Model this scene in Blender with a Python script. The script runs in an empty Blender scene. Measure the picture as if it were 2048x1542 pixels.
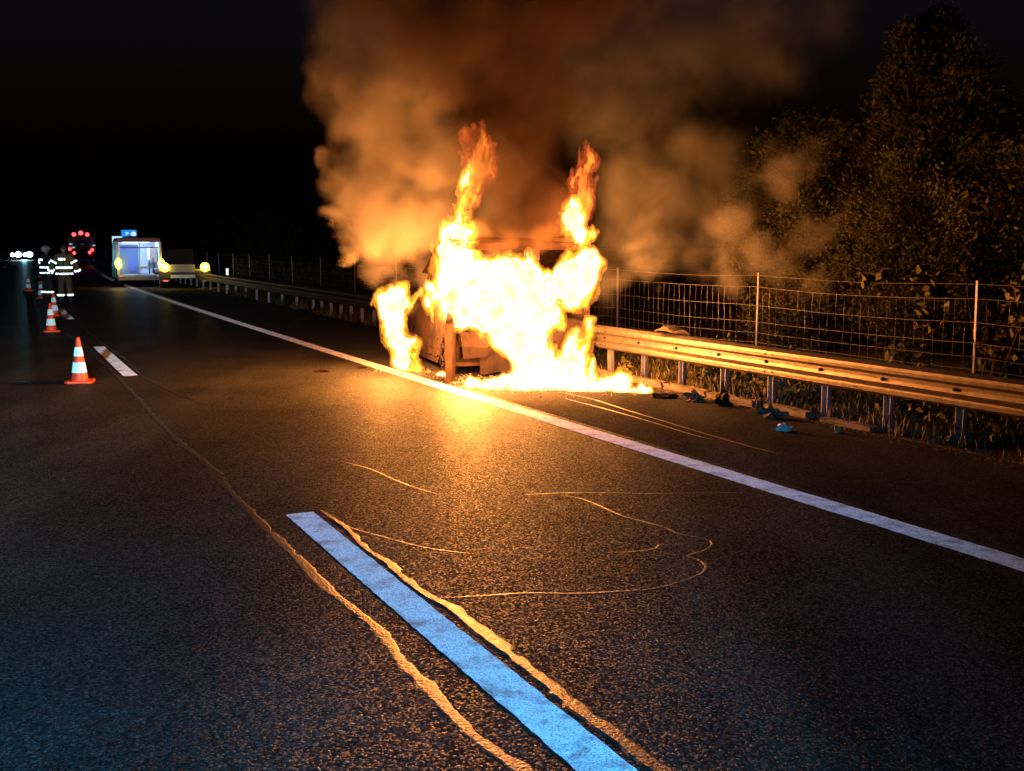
import bpy, bmesh, math, random
import numpy as np
from mathutils import Vector, Matrix

random.seed(7)
rng = np.random.default_rng(7)
R = math.radians
scene = bpy.context.scene
C = scene.collection

# ------------------------------------------------------------------ camera
cam_d = bpy.data.cameras.new('camera')
cam_d.sensor_width = 36.0
cam_d.lens = 38.67
cam_d.clip_start = 0.05
cam_d.clip_end = 2000
cam = bpy.data.objects.new('camera', cam_d)
C.objects.link(cam)
cam.location = (0, 0, 2.0)
cam.rotation_euler = (R(90 - 7.279), 0, 0)
scene.camera = cam

# ------------------------------------------------------------------ world: night sky
world = bpy.data.worlds.new('World')
scene.world = world
world.use_nodes = True
wn = world.node_tree
wn.nodes.clear()
sky = wn.nodes.new('ShaderNodeTexSky')
sky.sky_type = 'NISHITA'
sky.sun_disc = False
sky.sun_elevation = R(-2.5)
sky.sun_rotation = R(180)
bg = wn.nodes.new('ShaderNodeBackground')
bg.inputs['Strength'].default_value = 0.055
wo = wn.nodes.new('ShaderNodeOutputWorld')
tint = wn.nodes.new('ShaderNodeMixRGB'); tint.blend_type = 'MULTIPLY'; tint.inputs[0].default_value = 1
tint.inputs[2].default_value = (0.5, 0.65, 1.5, 1)
wn.links.new(sky.outputs[0], tint.inputs[1]); wn.links.new(tint.outputs[0], bg.inputs['Color'])
wn.links.new(bg.outputs[0], wo.inputs['Surface'])

faint_sun_d = bpy.data.lights.new('faint_sun', 'SUN')  # very faint sun lamp, added; no moon is known here
faint_sun_d.energy = 0.002
faint_sun_d.angle = R(0.5)
faint_sun_d.color = (0.8, 0.88, 1.0)
mo = bpy.data.objects.new('faint_sun', faint_sun_d)
C.objects.link(mo)
mo.rotation_euler = (R(50), 0, R(20))


def lamp(name, kind, loc, energy, color, radius=0.1, parent=None, target=None, spot=60, blend=0.6, spec=1.0):
    d = bpy.data.lights.new(name, kind)
    d.energy = energy
    d.color = color
    if kind in ('POINT', 'SPOT'):
        d.shadow_soft_size = radius
    if kind == 'SPOT':
        d.spot_size = R(spot)
        d.spot_blend = blend
    d.specular_factor = spec
    o = bpy.data.objects.new(name, d)
    C.objects.link(o)
    o.location = loc
    if target is not None:
        o.rotation_euler = (Vector(target) - Vector(loc)).to_track_quat('-Z', 'Y').to_euler()
    if parent is not None:
        o.parent = parent
    return o


FIRE = (1.0, 0.31, 0.055)
# light given off by the fire
for _p, _e, _r in (((0.15, 15.6, 1.0), 1000, 0.45), ((-0.60, 15.1, 0.6), 1700, 0.3), ((-0.85, 16.3, 2.35), 420, 0.3),
                   ((1.15, 16.9, 2.35), 520, 0.3), ((-2.0, 17.2, 1.0), 950, 0.3), ((1.3, 15.2, 0.5), 120, 0.3)):
    lamp('fire_light', 'POINT', _p, _e, FIRE, _r)
# fire engine standing behind the photographer: blue beacon and pale headlamp
lamp('beacon_light', 'SPOT', (-1.4, -1.6, 2.8), 4700, (0.03, 0.42, 0.95), 0.35, target=(-1.2, 3.6, 0), spot=62, blend=1.0, spec=0.02)
lamp('headlamp_light', 'SPOT', (-1.2, -2.5, 1.6), 14000, (0.60, 0.80, 1.0), 0.15, target=(-12.5, 30, 0.2), spot=27, blend=1.0, spec=0.02)

vs = scene.view_settings
vs.view_transform = 'Standard'
vs.look = 'None'
vs.exposure = 0
vs.gamma = 1
vs.use_curve_mapping = False
cy = scene.cycles
cy.use_denoising = True
cy.max_bounces = 6
cy.diffuse_bounces = 2
cy.glossy_bounces = 3
cy.transmission_bounces = 3
cy.volume_bounces = 2
cy.transparent_max_bounces = 40
cy.sample_clamp_indirect = 4
cy.caustics_reflective = False
cy.caustics_refractive = False
cy.volume_step_rate = 1.0
cy.volume_max_steps = 128


# ------------------------------------------------------------------ helpers
def tag(o, label=None, cat=None, group=None, kind=None):
    if label: o['label'] = label
    if cat: o['category'] = cat
    if group: o['group'] = group
    if kind: o['kind'] = kind
    return o


def empty(name, loc=(0, 0, 0), rz=0, label=None, cat=None, group=None):
    o = bpy.data.objects.new(name, None)
    o.empty_display_size = 0.3
    C.objects.link(o)
    o.location = loc
    o.rotation_euler = (0, 0, rz)
    return tag(o, label, cat, group)


def link_mesh(name, me, mat, parent=None, smooth=False):
    if mat is not None:
        me.materials.clear()
        me.materials.append(mat)
    if smooth:
        me.polygons.foreach_set('use_smooth', [True] * len(me.polygons))
    o = bpy.data.objects.new(name, me)
    C.objects.link(o)
    if parent is not None:
        o.parent = parent
    return o


def obj(name, bm, mat, parent=None, smooth=False, bevel=0):
    if bevel:
        bmesh.ops.bevel(bm, geom=bm.edges[:], offset=bevel, segments=1, affect='EDGES', clamp_overlap=True)
    me = bpy.data.meshes.new(name)
    bm.to_mesh(me)
    bm.free()
    return link_mesh(name, me, mat, parent, smooth)


def pydata(name, verts, faces, mat, parent=None, smooth=False):
    me = bpy.data.meshes.new(name)
    me.from_pydata([tuple(v) for v in verts], [], faces)
    me.update()
    return link_mesh(name, me, mat, parent, smooth)


def npmesh(name, V, F, mat, parent=None, smooth=False):
    """V (n,3), F (m,k) equal-size polygons"""
    me = bpy.data.meshes.new(name)
    m, k = F.shape
    me.vertices.add(len(V))
    me.vertices.foreach_set('co', V.astype(np.float32).ravel())
    me.loops.add(m * k)
    me.loops.foreach_set('vertex_index', F.astype(np.int32).ravel())
    me.polygons.add(m)
    me.polygons.foreach_set('loop_start', np.arange(0, m * k, k, dtype=np.int32))
    me.update(calc_edges=True)
    me.validate()
    return link_mesh(name, me, mat, parent, smooth)


def box(bm, c, s, rot=None):
    m = Matrix.Translation(c)
    if rot is not None:
        m = m @ rot.to_4x4()
    m = m @ Matrix.Diagonal((*s, 1))
    bmesh.ops.create_cube(bm, size=1, matrix=m)
    return bm


def cyl(bm, a, b, r1, r2=None, seg=12, caps=True):
    a = Vector(a); b = Vector(b)
    d = b - a
    q = d.to_track_quat('Z', 'Y').to_matrix().to_4x4()
    bmesh.ops.create_cone(bm, cap_ends=caps, segments=seg, radius1=r1, radius2=r1 if r2 is None else r2,
                          depth=d.length, matrix=Matrix.Translation((a + b) / 2) @ q)
    return bm


def sphere(bm, c, s, u=14, v=9):
    if not hasattr(s, '__len__'): s = (s, s, s)
    bmesh.ops.create_uvsphere(bm, u_segments=u, v_segments=v, radius=1,
                              matrix=Matrix.Translation(c) @ Matrix.Diagonal((*s, 1)))
    return bm


def prism(bm, pts, axis, lo, hi):
    """polygon in the two other axes, extruded along axis 0/1/2"""
    def v(p, t):
        q = list(p); q.insert(axis, t); return q
    a = [bm.verts.new(v(p, lo)) for p in pts]
    b = [bm.verts.new(v(p, hi)) for p in pts]
    n = len(pts)
    fa = bm.faces.new(a); fb = bm.faces.new(b[::-1])
    for i in range(n):
        bm.faces.new((a[i], b[i], b[(i + 1) % n], a[(i + 1) % n]))
    bmesh.ops.triangulate(bm, faces=[fa, fb])
    bmesh.ops.recalc_face_normals(bm, faces=bm.faces[:])
    return bm


def tube(bm, pts, r, seg=6):
    pts = [Vector(p) for p in pts]
    rings = []
    for i, p in enumerate(pts):
        d = (pts[min(i + 1, len(pts) - 1)] - pts[max(i - 1, 0)]).normalized()
        q = d.to_track_quat('Z', 'Y')
        rr = r[i] if hasattr(r, '__len__') else r
        rings.append([bm.verts.new(p + q @ Vector((rr * math.cos(2 * math.pi * k / seg), rr * math.sin(2 * math.pi * k / seg), 0))) for k in range(seg)])
    for a, b in zip(rings, rings[1:]):
        for k in range(seg):
            bm.faces.new((a[k], a[(k + 1) % seg], b[(k + 1) % seg], b[k]))
    bm.faces.new(rings[0][::-1]); bm.faces.new(rings[-1])
    return bm


# ------------------------------------------------------------------ noise + iso surface
_T = np.random.default_rng(3).random((64, 64, 64)).astype(np.float32)


def vnoise(P):
    i = np.floor(P).astype(np.int64)
    f = P - i
    f = f * f * (3 - 2 * f)
    i0 = i & 63; i1 = (i + 1) & 63
    x, y, z = f[..., 0], f[..., 1], f[..., 2]
    g = lambda a, b, c: _T[a, b, c]
    c00 = g(i0[..., 0], i0[..., 1], i0[..., 2]) * (1 - x) + g(i1[..., 0], i0[..., 1], i0[..., 2]) * x
    c10 = g(i0[..., 0], i1[..., 1], i0[..., 2]) * (1 - x) + g(i1[..., 0], i1[..., 1], i0[..., 2]) * x
    c01 = g(i0[..., 0], i0[..., 1], i1[..., 2]) * (1 - x) + g(i1[..., 0], i0[..., 1], i1[..., 2]) * x
    c11 = g(i0[..., 0], i1[..., 1], i1[..., 2]) * (1 - x) + g(i1[..., 0], i1[..., 1], i1[..., 2]) * x
    return (c00 * (1 - y) + c10 * y) * (1 - z) + (c01 * (1 - y) + c11 * y) * z


def fbm(P, o=3, off=0.0):
    s = 0; a = 1; t = 0
    for k in range(o):
        s = s + a * (vnoise(P * (2 ** k) + off + 17.3 * k) * 2 - 1); t += a; a *= 0.5
    return s / t


def surface_nets(F, o, h):
    nx, ny, nz = F.shape
    sgn = F < 0
    cnt = np.zeros((nx - 1, ny - 1, nz - 1), np.int8)
    for a in (0, 1):
        for b in (0, 1):
            for c in (0, 1):
                cnt += sgn[a:nx - 1 + a, b:ny - 1 + b, c:nz - 1 + c]
    mix = (cnt > 0) & (cnt < 8)
    ii = np.argwhere(mix)
    idx = -np.ones(mix.shape, np.int64)
    idx[mix] = np.arange(len(ii))
    acc = np.zeros((len(ii), 3)); n = np.zeros(len(ii))
    cor = [(a, b, c) for a in (0, 1) for b in (0, 1) for c in (0, 1)]
    for p in cor:
        for ax in range(3):
            if p[ax]: continue
            q = list(p); q[ax] = 1
            fa = F[ii[:, 0] + p[0], ii[:, 1] + p[1], ii[:, 2] + p[2]]
            fb = F[ii[:, 0] + q[0], ii[:, 1] + q[1], ii[:, 2] + q[2]]
            m = (fa < 0) != (fb < 0)
            t = np.where(m, fa / np.where(m, fa - fb, 1), 0)
            pt = np.array(p, float)[None, :].repeat(len(ii), 0)
            pt[:, ax] += t
            acc += pt * m[:, None]; n += m
    V = ii + acc / n[:, None]
    faces = []
    for ax in range(3):
        u, v = [(1, 2), (2, 0), (0, 1)][ax]
        sl0 = [slice(None)] * 3; sl1 = [slice(None)] * 3
        sl0[ax] = slice(0, -1); sl1[ax] = slice(1, None)
        A = sgn[tuple(sl0)]; B = sgn[tuple(sl1)]
        e = np.argwhere(A != B)
        ok = (e[:, u] > 0) & (e[:, v] > 0) & (e[:, u] < F.shape[u] - 1) & (e[:, v] < F.shape[v] - 1)
        e = e[ok]
        flip = A[e[:, 0], e[:, 1], e[:, 2]]
        q = []
        for du, dv in ((-1, -1), (0, -1), (0, 0), (-1, 0)):
            k = e.copy(); k[:, u] += du; k[:, v] += dv
            q.append(idx[k[:, 0], k[:, 1], k[:, 2]])
        q = np.stack(q, 1)
        q[~flip] = q[~flip][:, ::-1]
        faces.append(q)
    return np.array(o) + V * h, np.concatenate(faces)


def grid(lo, hi, h):
    ax = [np.arange(lo[k], hi[k] + h, h) for k in range(3)]
    return np.stack(np.meshgrid(*ax, indexing='ij'), -1)


def blob_field(P, blobs, k=0.25):
    """smooth union of spheres (x,y,z,r) or capsules (x,y,z,r, x2,y2,z2,r2)"""
    acc = np.zeros(P.shape[:-1])
    for b in blobs:
        a = np.array(b[:3]); r = b[3]
        if len(b) > 4:
            c = np.array(b[4:7]); d = c - a
            t = np.clip(((P - a) @ d) / (d @ d), 0, 1)
            dist = np.linalg.norm(P - (a + t[..., None] * d), axis=-1) - (r + (b[7] - r) * t)
        else:
            dist = np.linalg.norm(P - a, axis=-1) - r
        acc += np.exp(np.clip(-dist / k, -50, 30))
    return -k * np.log(acc + 1e-30)


# ------------------------------------------------------------------ materials
class NT:
    def __init__(s, name):
        s.m = bpy.data.materials.new(name)
        s.m.use_nodes = True
        s.t = s.m.node_tree
        s.b = s.t.nodes.get('Principled BSDF')
        s.o = s.t.nodes.get('Material Output')

    def n(s, typ, **kw):
        x = s.t.nodes.new(typ)
        for k, v in kw.items():
            if k.startswith('i_'):
                x.inputs[k[2:].replace('_', ' ')].default_value = v
            else:
                setattr(x, k, v)
        return x

    def l(s, a, b): s.t.links.new(a, b)

    def noise(s, scale, detail=4, rough=0.55, coord='Object', dim=None):
        tc = s.n('ShaderNodeTexCoord')
        nz = s.n('ShaderNodeTexNoise')
        nz.inputs['Scale'].default_value = scale
        nz.inputs['Detail'].default_value = detail
        nz.inputs['Roughness'].default_value = rough
        s.l(tc.outputs[coord], nz.inputs['Vector'])
        return nz

    def ramp(s, fac, stops):
        r = s.n('ShaderNodeValToRGB')
        e = r.color_ramp.elements
        e[0].position, e[0].color = stops[0][0], (*stops[0][1], 1)
        e[1].position, e[1].color = stops[1][0], (*stops[1][1], 1)
        for p, c in stops[2:]:
            q = e.new(p); q.color = (*c, 1)
        s.l(fac, r.inputs[0])
        return r

    def bump(s, h, strength, dist):
        b = s.n('ShaderNodeBump')
        b.inputs['Strength'].default_value = strength
        b.inputs['Distance'].default_value = dist
        s.l(h, b.inputs['Height'])
        s.l(b.outputs[0], s.b.inputs['Normal'])
        return b


def mat(name, c1, c2=None, scale=6, rough=0.6, metal=0.0, spec=0.5, bump=0.0, bscale=40, detail=5):
    t = NT(name)
    b = t.b
    b.inputs['Roughness'].default_value = rough
    b.inputs['Metallic'].default_value = metal
    b.inputs['Specular IOR Level'].default_value = spec
    c2 = c2 or tuple(v * 0.7 for v in c1)
    nz = t.noise(scale, detail)
    r = t.ramp(nz.outputs['Fac'], [(0.35, c1), (0.65, c2)])
    t.l(r.outputs[0], b.inputs['Base Color'])
    if bump:
        n2 = t.noise(bscale, 3)
        t.bump(n2.outputs['Fac'], 1.0, bump)
    return t.m


def glow(name, col, strength):
    t = NT(name)
    t.b.inputs['Base Color'].default_value = (*[v * 0.6 for v in col], 1)
    t.b.inputs['Roughness'].default_value = 0.4
    nz = t.noise(20, 2)
    r = t.ramp(nz.outputs['Fac'], [(0.2, tuple(v * 0.9 for v in col)), (0.8, col)])
    t.l(r.outputs[0], t.b.inputs['Emission Color'])
    t.b.inputs['Emission Strength'].default_value = strength
    t.m.cycles.emission_sampling = 'NONE'
    return t.m


def retro(name, col, gain=6.0, rough=0.28):
    """retroreflective sheeting: sends lamp light back the way it came (lobe centred on the view direction)"""
    t = NT(name)
    t.b.inputs['Base Color'].default_value = (*col, 1)
    t.b.inputs['Roughness'].default_value = 0.6
    geo = t.n('ShaderNodeNewGeometry')
    gl = t.n('ShaderNodeBsdfAnisotropic')
    gl.inputs['Roughness'].default_value = rough
    gl.inputs['Color'].default_value = (*[min(1, v * 1.1) for v in col], 1)
    t.l(geo.outputs['Incoming'], gl.inputs['Normal'])
    nz = t.noise(300, 2)
    mx = t.n('ShaderNodeMixShader')
    mx.inputs[0].default_value = 0.45
    t.l(t.b.outputs[0], mx.inputs[1]); t.l(gl.outputs[0], mx.inputs[2])
    t.l(mx.outputs[0], t.o.inputs['Surface'])
    return t.m


# asphalt: fine stone grain, tar binder, broad wear
def make_asphalt(name, base=(0.013, 0.014, 0.012), hi=(0.042, 0.042, 0.036), rough=(0.30, 0.48), bumpd=0.0036, grit=(92, 190), spec=0.35):
    t = NT(name)
    b = t.b
    tc = t.n('ShaderNodeTexCoord')
    vor = t.n('ShaderNodeTexVoronoi'); vor.inputs['Scale'].default_value = grit[0]
    t.l(tc.outputs['Object'], vor.inputs['Vector'])
    vor2 = t.n('ShaderNodeTexVoronoi'); vor2.inputs['Scale'].default_value = grit[1]
    t.l(tc.outputs['Object'], vor2.inputs['Vector'])
    nf = t.noise(38, 5, 0.75)
    nb = t.noise(0.55, 5, 0.6)
    sep = t.n('ShaderNodeSeparateColor'); t.l(vor.outputs['Color'], sep.inputs[0])
    r1 = t.ramp(sep.outputs[0], [(0.2, base), (0.85, hi), (0.97, tuple(v * 2.2 for v in hi))])
    mp = t.n('ShaderNodeMapping'); mp.inputs['Rotation'].default_value = (0, 0, R(-25.5)); mp.inputs['Scale'].default_value = (1.3, 0.07, 1)
    t.l(tc.outputs['Object'], mp.inputs['Vector'])
    ns = t.n('ShaderNodeTexNoise'); ns.inputs['Scale'].default_value = 1.0; ns.inputs['Detail'].default_value = 5
    t.l(mp.outputs[0], ns.inputs['Vector'])
    av = t.n('ShaderNodeMath', operation='MULTIPLY'); t.l(nb.outputs['Fac'], av.inputs[0]); t.l(ns.outputs['Fac'], av.inputs[1])
    r2 = t.ramp(av.outputs[0], [(0.17, (0.5, 0.5, 0.5)), (0.33, (1.25, 1.25, 1.25))])
    m = t.n('ShaderNodeMixRGB', blend_type='MULTIPLY'); m.inputs[0].default_value = 1
    t.l(r1.outputs[0], m.inputs[1]); t.l(r2.outputs[0], m.inputs[2])
    t.l(m.outputs[0], b.inputs['Base Color'])
    mr = t.n('ShaderNodeMapRange'); mr.inputs['To Min'].default_value = rough[0]; mr.inputs['To Max'].default_value = rough[1]
    t.l(sep.outputs[1], mr.inputs['Value']); t.l(mr.outputs[0], b.inputs['Roughness'])
    b.inputs['Specular IOR Level'].default_value = spec
    # stones stand proud by different amounts
    a0 = t.n('ShaderNodeMath', operation='MULTIPLY'); a0.inputs[1].default_value = 0.55
    t.l(sep.outputs[2], a0.inputs[0])
    a1 = t.n('ShaderNodeMath', operation='MULTIPLY'); a1.inputs[1].default_value = -0.9
    t.l(vor.outputs['Distance'], a1.inputs[0])
    a2 = t.n('ShaderNodeMath', operation='ADD')
    t.l(a0.outputs[0], a2.inputs[0]); t.l(a1.outputs[0], a2.inputs[1])
    a3 = t.n('ShaderNodeMath', operation='MULTIPLY_ADD'); a3.inputs[1].default_value = -0.4
    t.l(vor2.outputs['Distance'], a3.inputs[0]); t.l(a2.outputs[0], a3.inputs[2])
    a4 = t.n('ShaderNodeMath', operation='ADD')
    t.l(a3.outputs[0], a4.inputs[0]); t.l(nf.outputs['Fac'], a4.inputs[1])
    bp = t.bump(a4.outputs[0], 1.0, bumpd)
    # matt stone with a thin worn polish: only some stones shine
    df = t.n('ShaderNodeBsdfDiffuse'); t.l(m.outputs[0], df.inputs['Color']); t.l(bp.outputs[0], df.inputs['Normal'])
    gl = t.n('ShaderNodeBsdfAnisotropic'); t.l(mr.outputs[0], gl.inputs['Roughness']); t.l(bp.outputs[0], gl.inputs['Normal'])
    gw = t.n('ShaderNodeMapRange'); gw.inputs['From Min'].default_value = .62; gw.inputs['From Max'].default_value = 1
    gw.inputs['To Min'].default_value = .012 * spec; gw.inputs['To Max'].default_value = .34 * spec
    t.l(sep.outputs[2], gw.inputs['Value'])
    lw = t.n('ShaderNodeLayerWeight'); lw.inputs['Blend'].default_value = .5     # stones mirror more at grazing angles
    pw = t.n('ShaderNodeMath', operation='POWER'); pw.inputs[1].default_value = 13
    t.l(lw.outputs['Facing'], pw.inputs[0])
    gs = t.n('ShaderNodeMath', operation='MULTIPLY_ADD'); gs.inputs[1].default_value = .7 * spec
    t.l(pw.outputs[0], gs.inputs[0]); t.l(gw.outputs[0], gs.inputs[2])
    mx = t.n('ShaderNodeMixShader'); t.l(gs.outputs[0], mx.inputs[0]); t.l(df.outputs[0], mx.inputs[1]); t.l(gl.outputs[0], mx.inputs[2])
    t.l(mx.outputs[0], t.o.inputs['Surface'])
    return t.m


M = {}
M['asphalt'] = make_asphalt('asphalt')
M['shoulder'] = make_asphalt('shoulder_asphalt', (0.012, 0.012, 0.012), (0.028, 0.027, 0.026), (0.7, 0.9), 0.0025, (90, 170), 0.15)


def make_paint():
    t = NT('road_paint')
    nz = t.noise(5, 6, 0.7)
    nf = t.noise(130, 3, 0.7)
    r = t.ramp(nz.outputs['Fac'], [(0.34, (0.30, 0.30, 0.29)), (0.52, (0.80, 0.80, 0.78))])
    r2 = t.ramp(nf.outputs['Fac'], [(0.40, (0.3, 0.3, 0.3)), (0.52, (1, 1, 1))])
    m = t.n('ShaderNodeMixRGB', blend_type='MULTIPLY'); m.inputs[0].default_value = 1
    t.l(r.outputs[0], m.inputs[1]); t.l(r2.outputs[0], m.inputs[2])
    t.l(m.outputs[0], t.b.inputs['Base Color'])
    t.b.inputs['Roughness'].default_value = 0.8
    t.b.inputs['Specular IOR Level'].default_value = 0.1
    t.bump(nf.outputs['Fac'], 1.0, 0.006)
    # glass beads in the paint send lamp light back where it came from
    geo = t.n('ShaderNodeNewGeometry')
    gl = t.n('ShaderNodeBsdfAnisotropic'); gl.inputs['Roughness'].default_value = 0.38
    t.l(m.outputs[0], gl.inputs['Color']); t.l(geo.outputs['Incoming'], gl.inputs['Normal'])
    mx = t.n('ShaderNodeMixShader'); mx.inputs[0].default_value = 0.08
    t.l(t.b.outputs[0], mx.inputs[1]); t.l(gl.outputs[0], mx.inputs[2]); t.l(mx.outputs[0], t.o.inputs['Surface'])
    return t.m


M['paint'] = make_paint()
M['tar'] = mat('bitumen', (0.045, 0.040, 0.034), (0.012, 0.011, 0.010), 14, rough=0.36, spec=0.2, bump=0.007, bscale=60)
M['tar'].node_tree.nodes['Principled BSDF'].inputs['IOR'].default_value = 1.5
M['soil'] = mat('verge_soil', (0.07, 0.05, 0.03), (0.03, 0.025, 0.012), 3, rough=0.95, spec=0.1, bump=0.03, bscale=18)
M['concrete'] = mat('kerb_concrete', (0.13, 0.10, 0.075), (0.07, 0.055, 0.04), 5, rough=0.9, bump=0.01, bscale=40)
M['galv'] = mat('galvanised_steel', (0.42, 0.35, 0.28), (0.30, 0.25, 0.20), 12, rough=0.46, metal=0.7)
M['galv_dark'] = mat('weathered_galvanised', (0.34, 0.34, 0.36), (0.20, 0.20, 0.21), 5, rough=0.55, metal=0.45, bump=0.001)
M['wire'] = mat('wire_steel', (0.36, 0.35, 0.33), (0.2, 0.19, 0.18), 9, rough=0.6, metal=0.3)
M['bolt'] = mat('dark_bolt_steel', (0.05, 0.05, 0.05), (0.02, 0.02, 0.02), 30, rough=0.5, metal=0.5)
M['leaf'] = mat('leaf_green', (0.070, 0.070, 0.024), (0.018, 0.022, 0.008), 1.1, rough=0.65, spec=0.25)
M['leaf_b'] = mat('leaf_pale', (0.15, 0.13, 0.05), (0.06, 0.065, 0.02), 2, rough=0.6, spec=0.25)
M['dryleaf'] = mat('leaf_dry', (0.26, 0.18, 0.08), (0.12, 0.09, 0.035), 5, rough=0.7, spec=0.2)
M['grass'] = mat('grass_blades', (0.07, 0.07, 0.02), (0.03, 0.036, 0.012), 2, rough=0.75, spec=0.2)
M['leaf_unlit'] = mat('leaf_unlit', (0.014, 0.018, 0.006), (0.008, 0.01, 0.004), 2, rough=0.8, spec=0.1)  # darker copy of the leaf: missing light on far trees is in the colour
M['bark'] = mat('bark', (0.09, 0.07, 0.045), (0.04, 0.03, 0.02), 12, rough=0.9, bump=0.02, bscale=25)
M['cone_orange'] = mat('cone_orange', (0.85, 0.10, 0.02), (0.75, 0.07, 0.015), 8, rough=0.5)
M['retro_white'] = retro('reflective_white', (0.75, 0.95, 0.95))
M['retro_cyan'] = retro('reflective_cone_band', (0.42, 0.85, 0.98), rough=0.6)
M['retro_blue'] = retro('reflective_blue', (0.02, 0.30, 0.75))
M['retro_red'] = retro('reflective_red', (0.8, 0.05, 0.03))
M['rubber'] = mat('tyre_rubber', (0.02, 0.02, 0.02), (0.012, 0.012, 0.012), 14, rough=0.85)
M['burnt'] = mat('burnt_paint', (0.055, 0.032, 0.025), (0.018, 0.013, 0.012), 2.5, rough=0.75, metal=0.1, spec=0.2, bump=0.006, bscale=14)
M['burnt_dark'] = mat('charred_metal', (0.035, 0.018, 0.012), (0.014, 0.008, 0.006), 5, rough=0.8, spec=0.1, bump=0.006, bscale=20)
M['ash'] = mat('ash_grey_metal', (0.30, 0.24, 0.2), (0.14, 0.1, 0.08), 6, rough=0.8, metal=0.1, bump=0.004, bscale=20)


# ------------------------------------------------------------------ road geometry: edge line curve
def heading(s):
    return math.radians(np.interp(s, [0, 45, 75, 130, 170, 300], [25.7, 24.5, 22.3, 21.3, 20.3, 15.5]))


_S = [0.0]; _E = [(3.22, 6.72)]
_x, _y = 3.22, 6.72
for _i in range(1, 6000):
    _x -= math.sin(heading(_S[-1])) * 0.1; _y += math.cos(heading(_S[-1])) * 0.1
    _S.append(_i * 0.1); _E.append((_x, _y))
_back = [(-k * 0.1, (3.22 + math.sin(heading(0)) * 0.1 * k, 6.72 - math.cos(heading(0)) * 0.1 * k)) for k in range(400, 0, -1)]
_S = np.array([b[0] for b in _back] + _S)
_E = np.array([b[1] for b in _back] + _E)


def P(s, o, z=0.0):
    """point at distance s along the edge line, o metres to its right"""
    x = np.interp(s, _S, _E[:, 0]); y = np.interp(s, _S, _E[:, 1]); h = heading(s)
    return Vector((x + math.cos(h) * o, y + math.sin(h) * o, z))


def S_at(pt, o=0):
    """distance along the road of a ground point"""
    d = (_E[:, 0] - pt[0]) ** 2 + (_E[:, 1] - pt[1]) ** 2
    return float(_S[int(np.argmin(d))])


def strip(bm, s0, s1, o0, o1, z, step=1.0, jitter=0.0):
    n = max(1, int(round((s1 - s0) / step)))
    L = []
    for i in range(n + 1):
        s = s0 + (s1 - s0) * i / n
        j0 = random.uniform(-jitter, jitter); j1 = random.uniform(-jitter, jitter)
        L.append((bm.verts.new(P(s, o0 + j0, z)), bm.verts.new(P(s, o1 + j1, z))))
    for a, b in zip(L, L[1:]):
        bm.faces.new((a[0], a[1], b[1], b[0]))
    return bm


# open ground under everything
bm = bmesh.new()
bmesh.ops.create_grid(bm, x_segments=60, y_segments=60, size=700)
for v in bm.verts:
    v.co.z = -0.06
ground = tag(obj('ground', bm, M['soil']), kind='structure')

SH = 2.72       # outer edge of the hard shoulder
road = tag(empty('road'), kind='structure')
bm = bmesh.new()
strip(bm, -30, 420, -11.6, 0.22, 0.0, 2.0)
obj('carriageway', bm, M['asphalt'], road)
bm = bmesh.new()
strip(bm, -30, 420, 0.22, SH, 0.0, 1.0)
obj('hard_shoulder', bm, M['shoulder'], road)
# edge line with a few worn nicks, slightly ragged sides
bm = bmesh.new()
strip(bm, -15, 24, -0.125, 0.125, 0.004, 0.06, 0.006)
strip(bm, 24, 330, -0.125, 0.125, 0.004, 1.5)
obj('edge_line', bm, M['paint'], road)
bm = bmesh.new()
strip(bm, -15, 330, -11.3, -11.05, 0.004, 2)
obj('edge_line', bm, M['paint'], road)
# lane dashes: 6 m long, 15 m apart
dash_ref = S_at((-1.61, 8.10))     # far end of the nearest dash
OD = -3.62


def offset_of(pt):
    s = S_at(pt)
    p = P(s, 0); h = heading(s)
    return (pt[0] - p.x) * math.cos(h) + (pt[1] - p.y) * math.sin(h)


OD = offset_of((-1.61, 8.10))
print('dash offset', OD, 'dash s', dash_ref, 'second', S_at((-5.87, 16.81)), offset_of((-5.87, 16.81)), S_at((-8.11, 21.67)), S_at((-12.02, 29.76)), offset_of((-12.02, 29.76)))
s2a, s2b = S_at((-5.87, 16.81)), S_at((-8.11, 21.67))
o2 = offset_of((-5.87, 16.81))
dashes = [(dash_ref - 6.0, dash_ref, OD), (s2a, s2b, o2)]
for k in range(1, 14):
    dashes.append((s2a + 14.35 * k, s2b + 14.35 * k, o2 + 0.02 * 0))
for i, (a, b, o) in enumerate(dashes):
    bm = bmesh.new()
    strip(bm, a, b, o - 0.105, o + 0.105, 0.004, 0.05 if i < 2 else 0.8, 0.004 if i < 2 else 0)
    obj('lane_dash', bm, M['paint'], road)
for k in range(0, 12):
    bm = bmesh.new()
    strip(bm, s2a - 10 + 14.35 * k, s2a - 4.5 + 14.35 * k, -7.5, -7.35, 0.004, 1)
    obj('lane_dash', bm, M['paint'], road)


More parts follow.
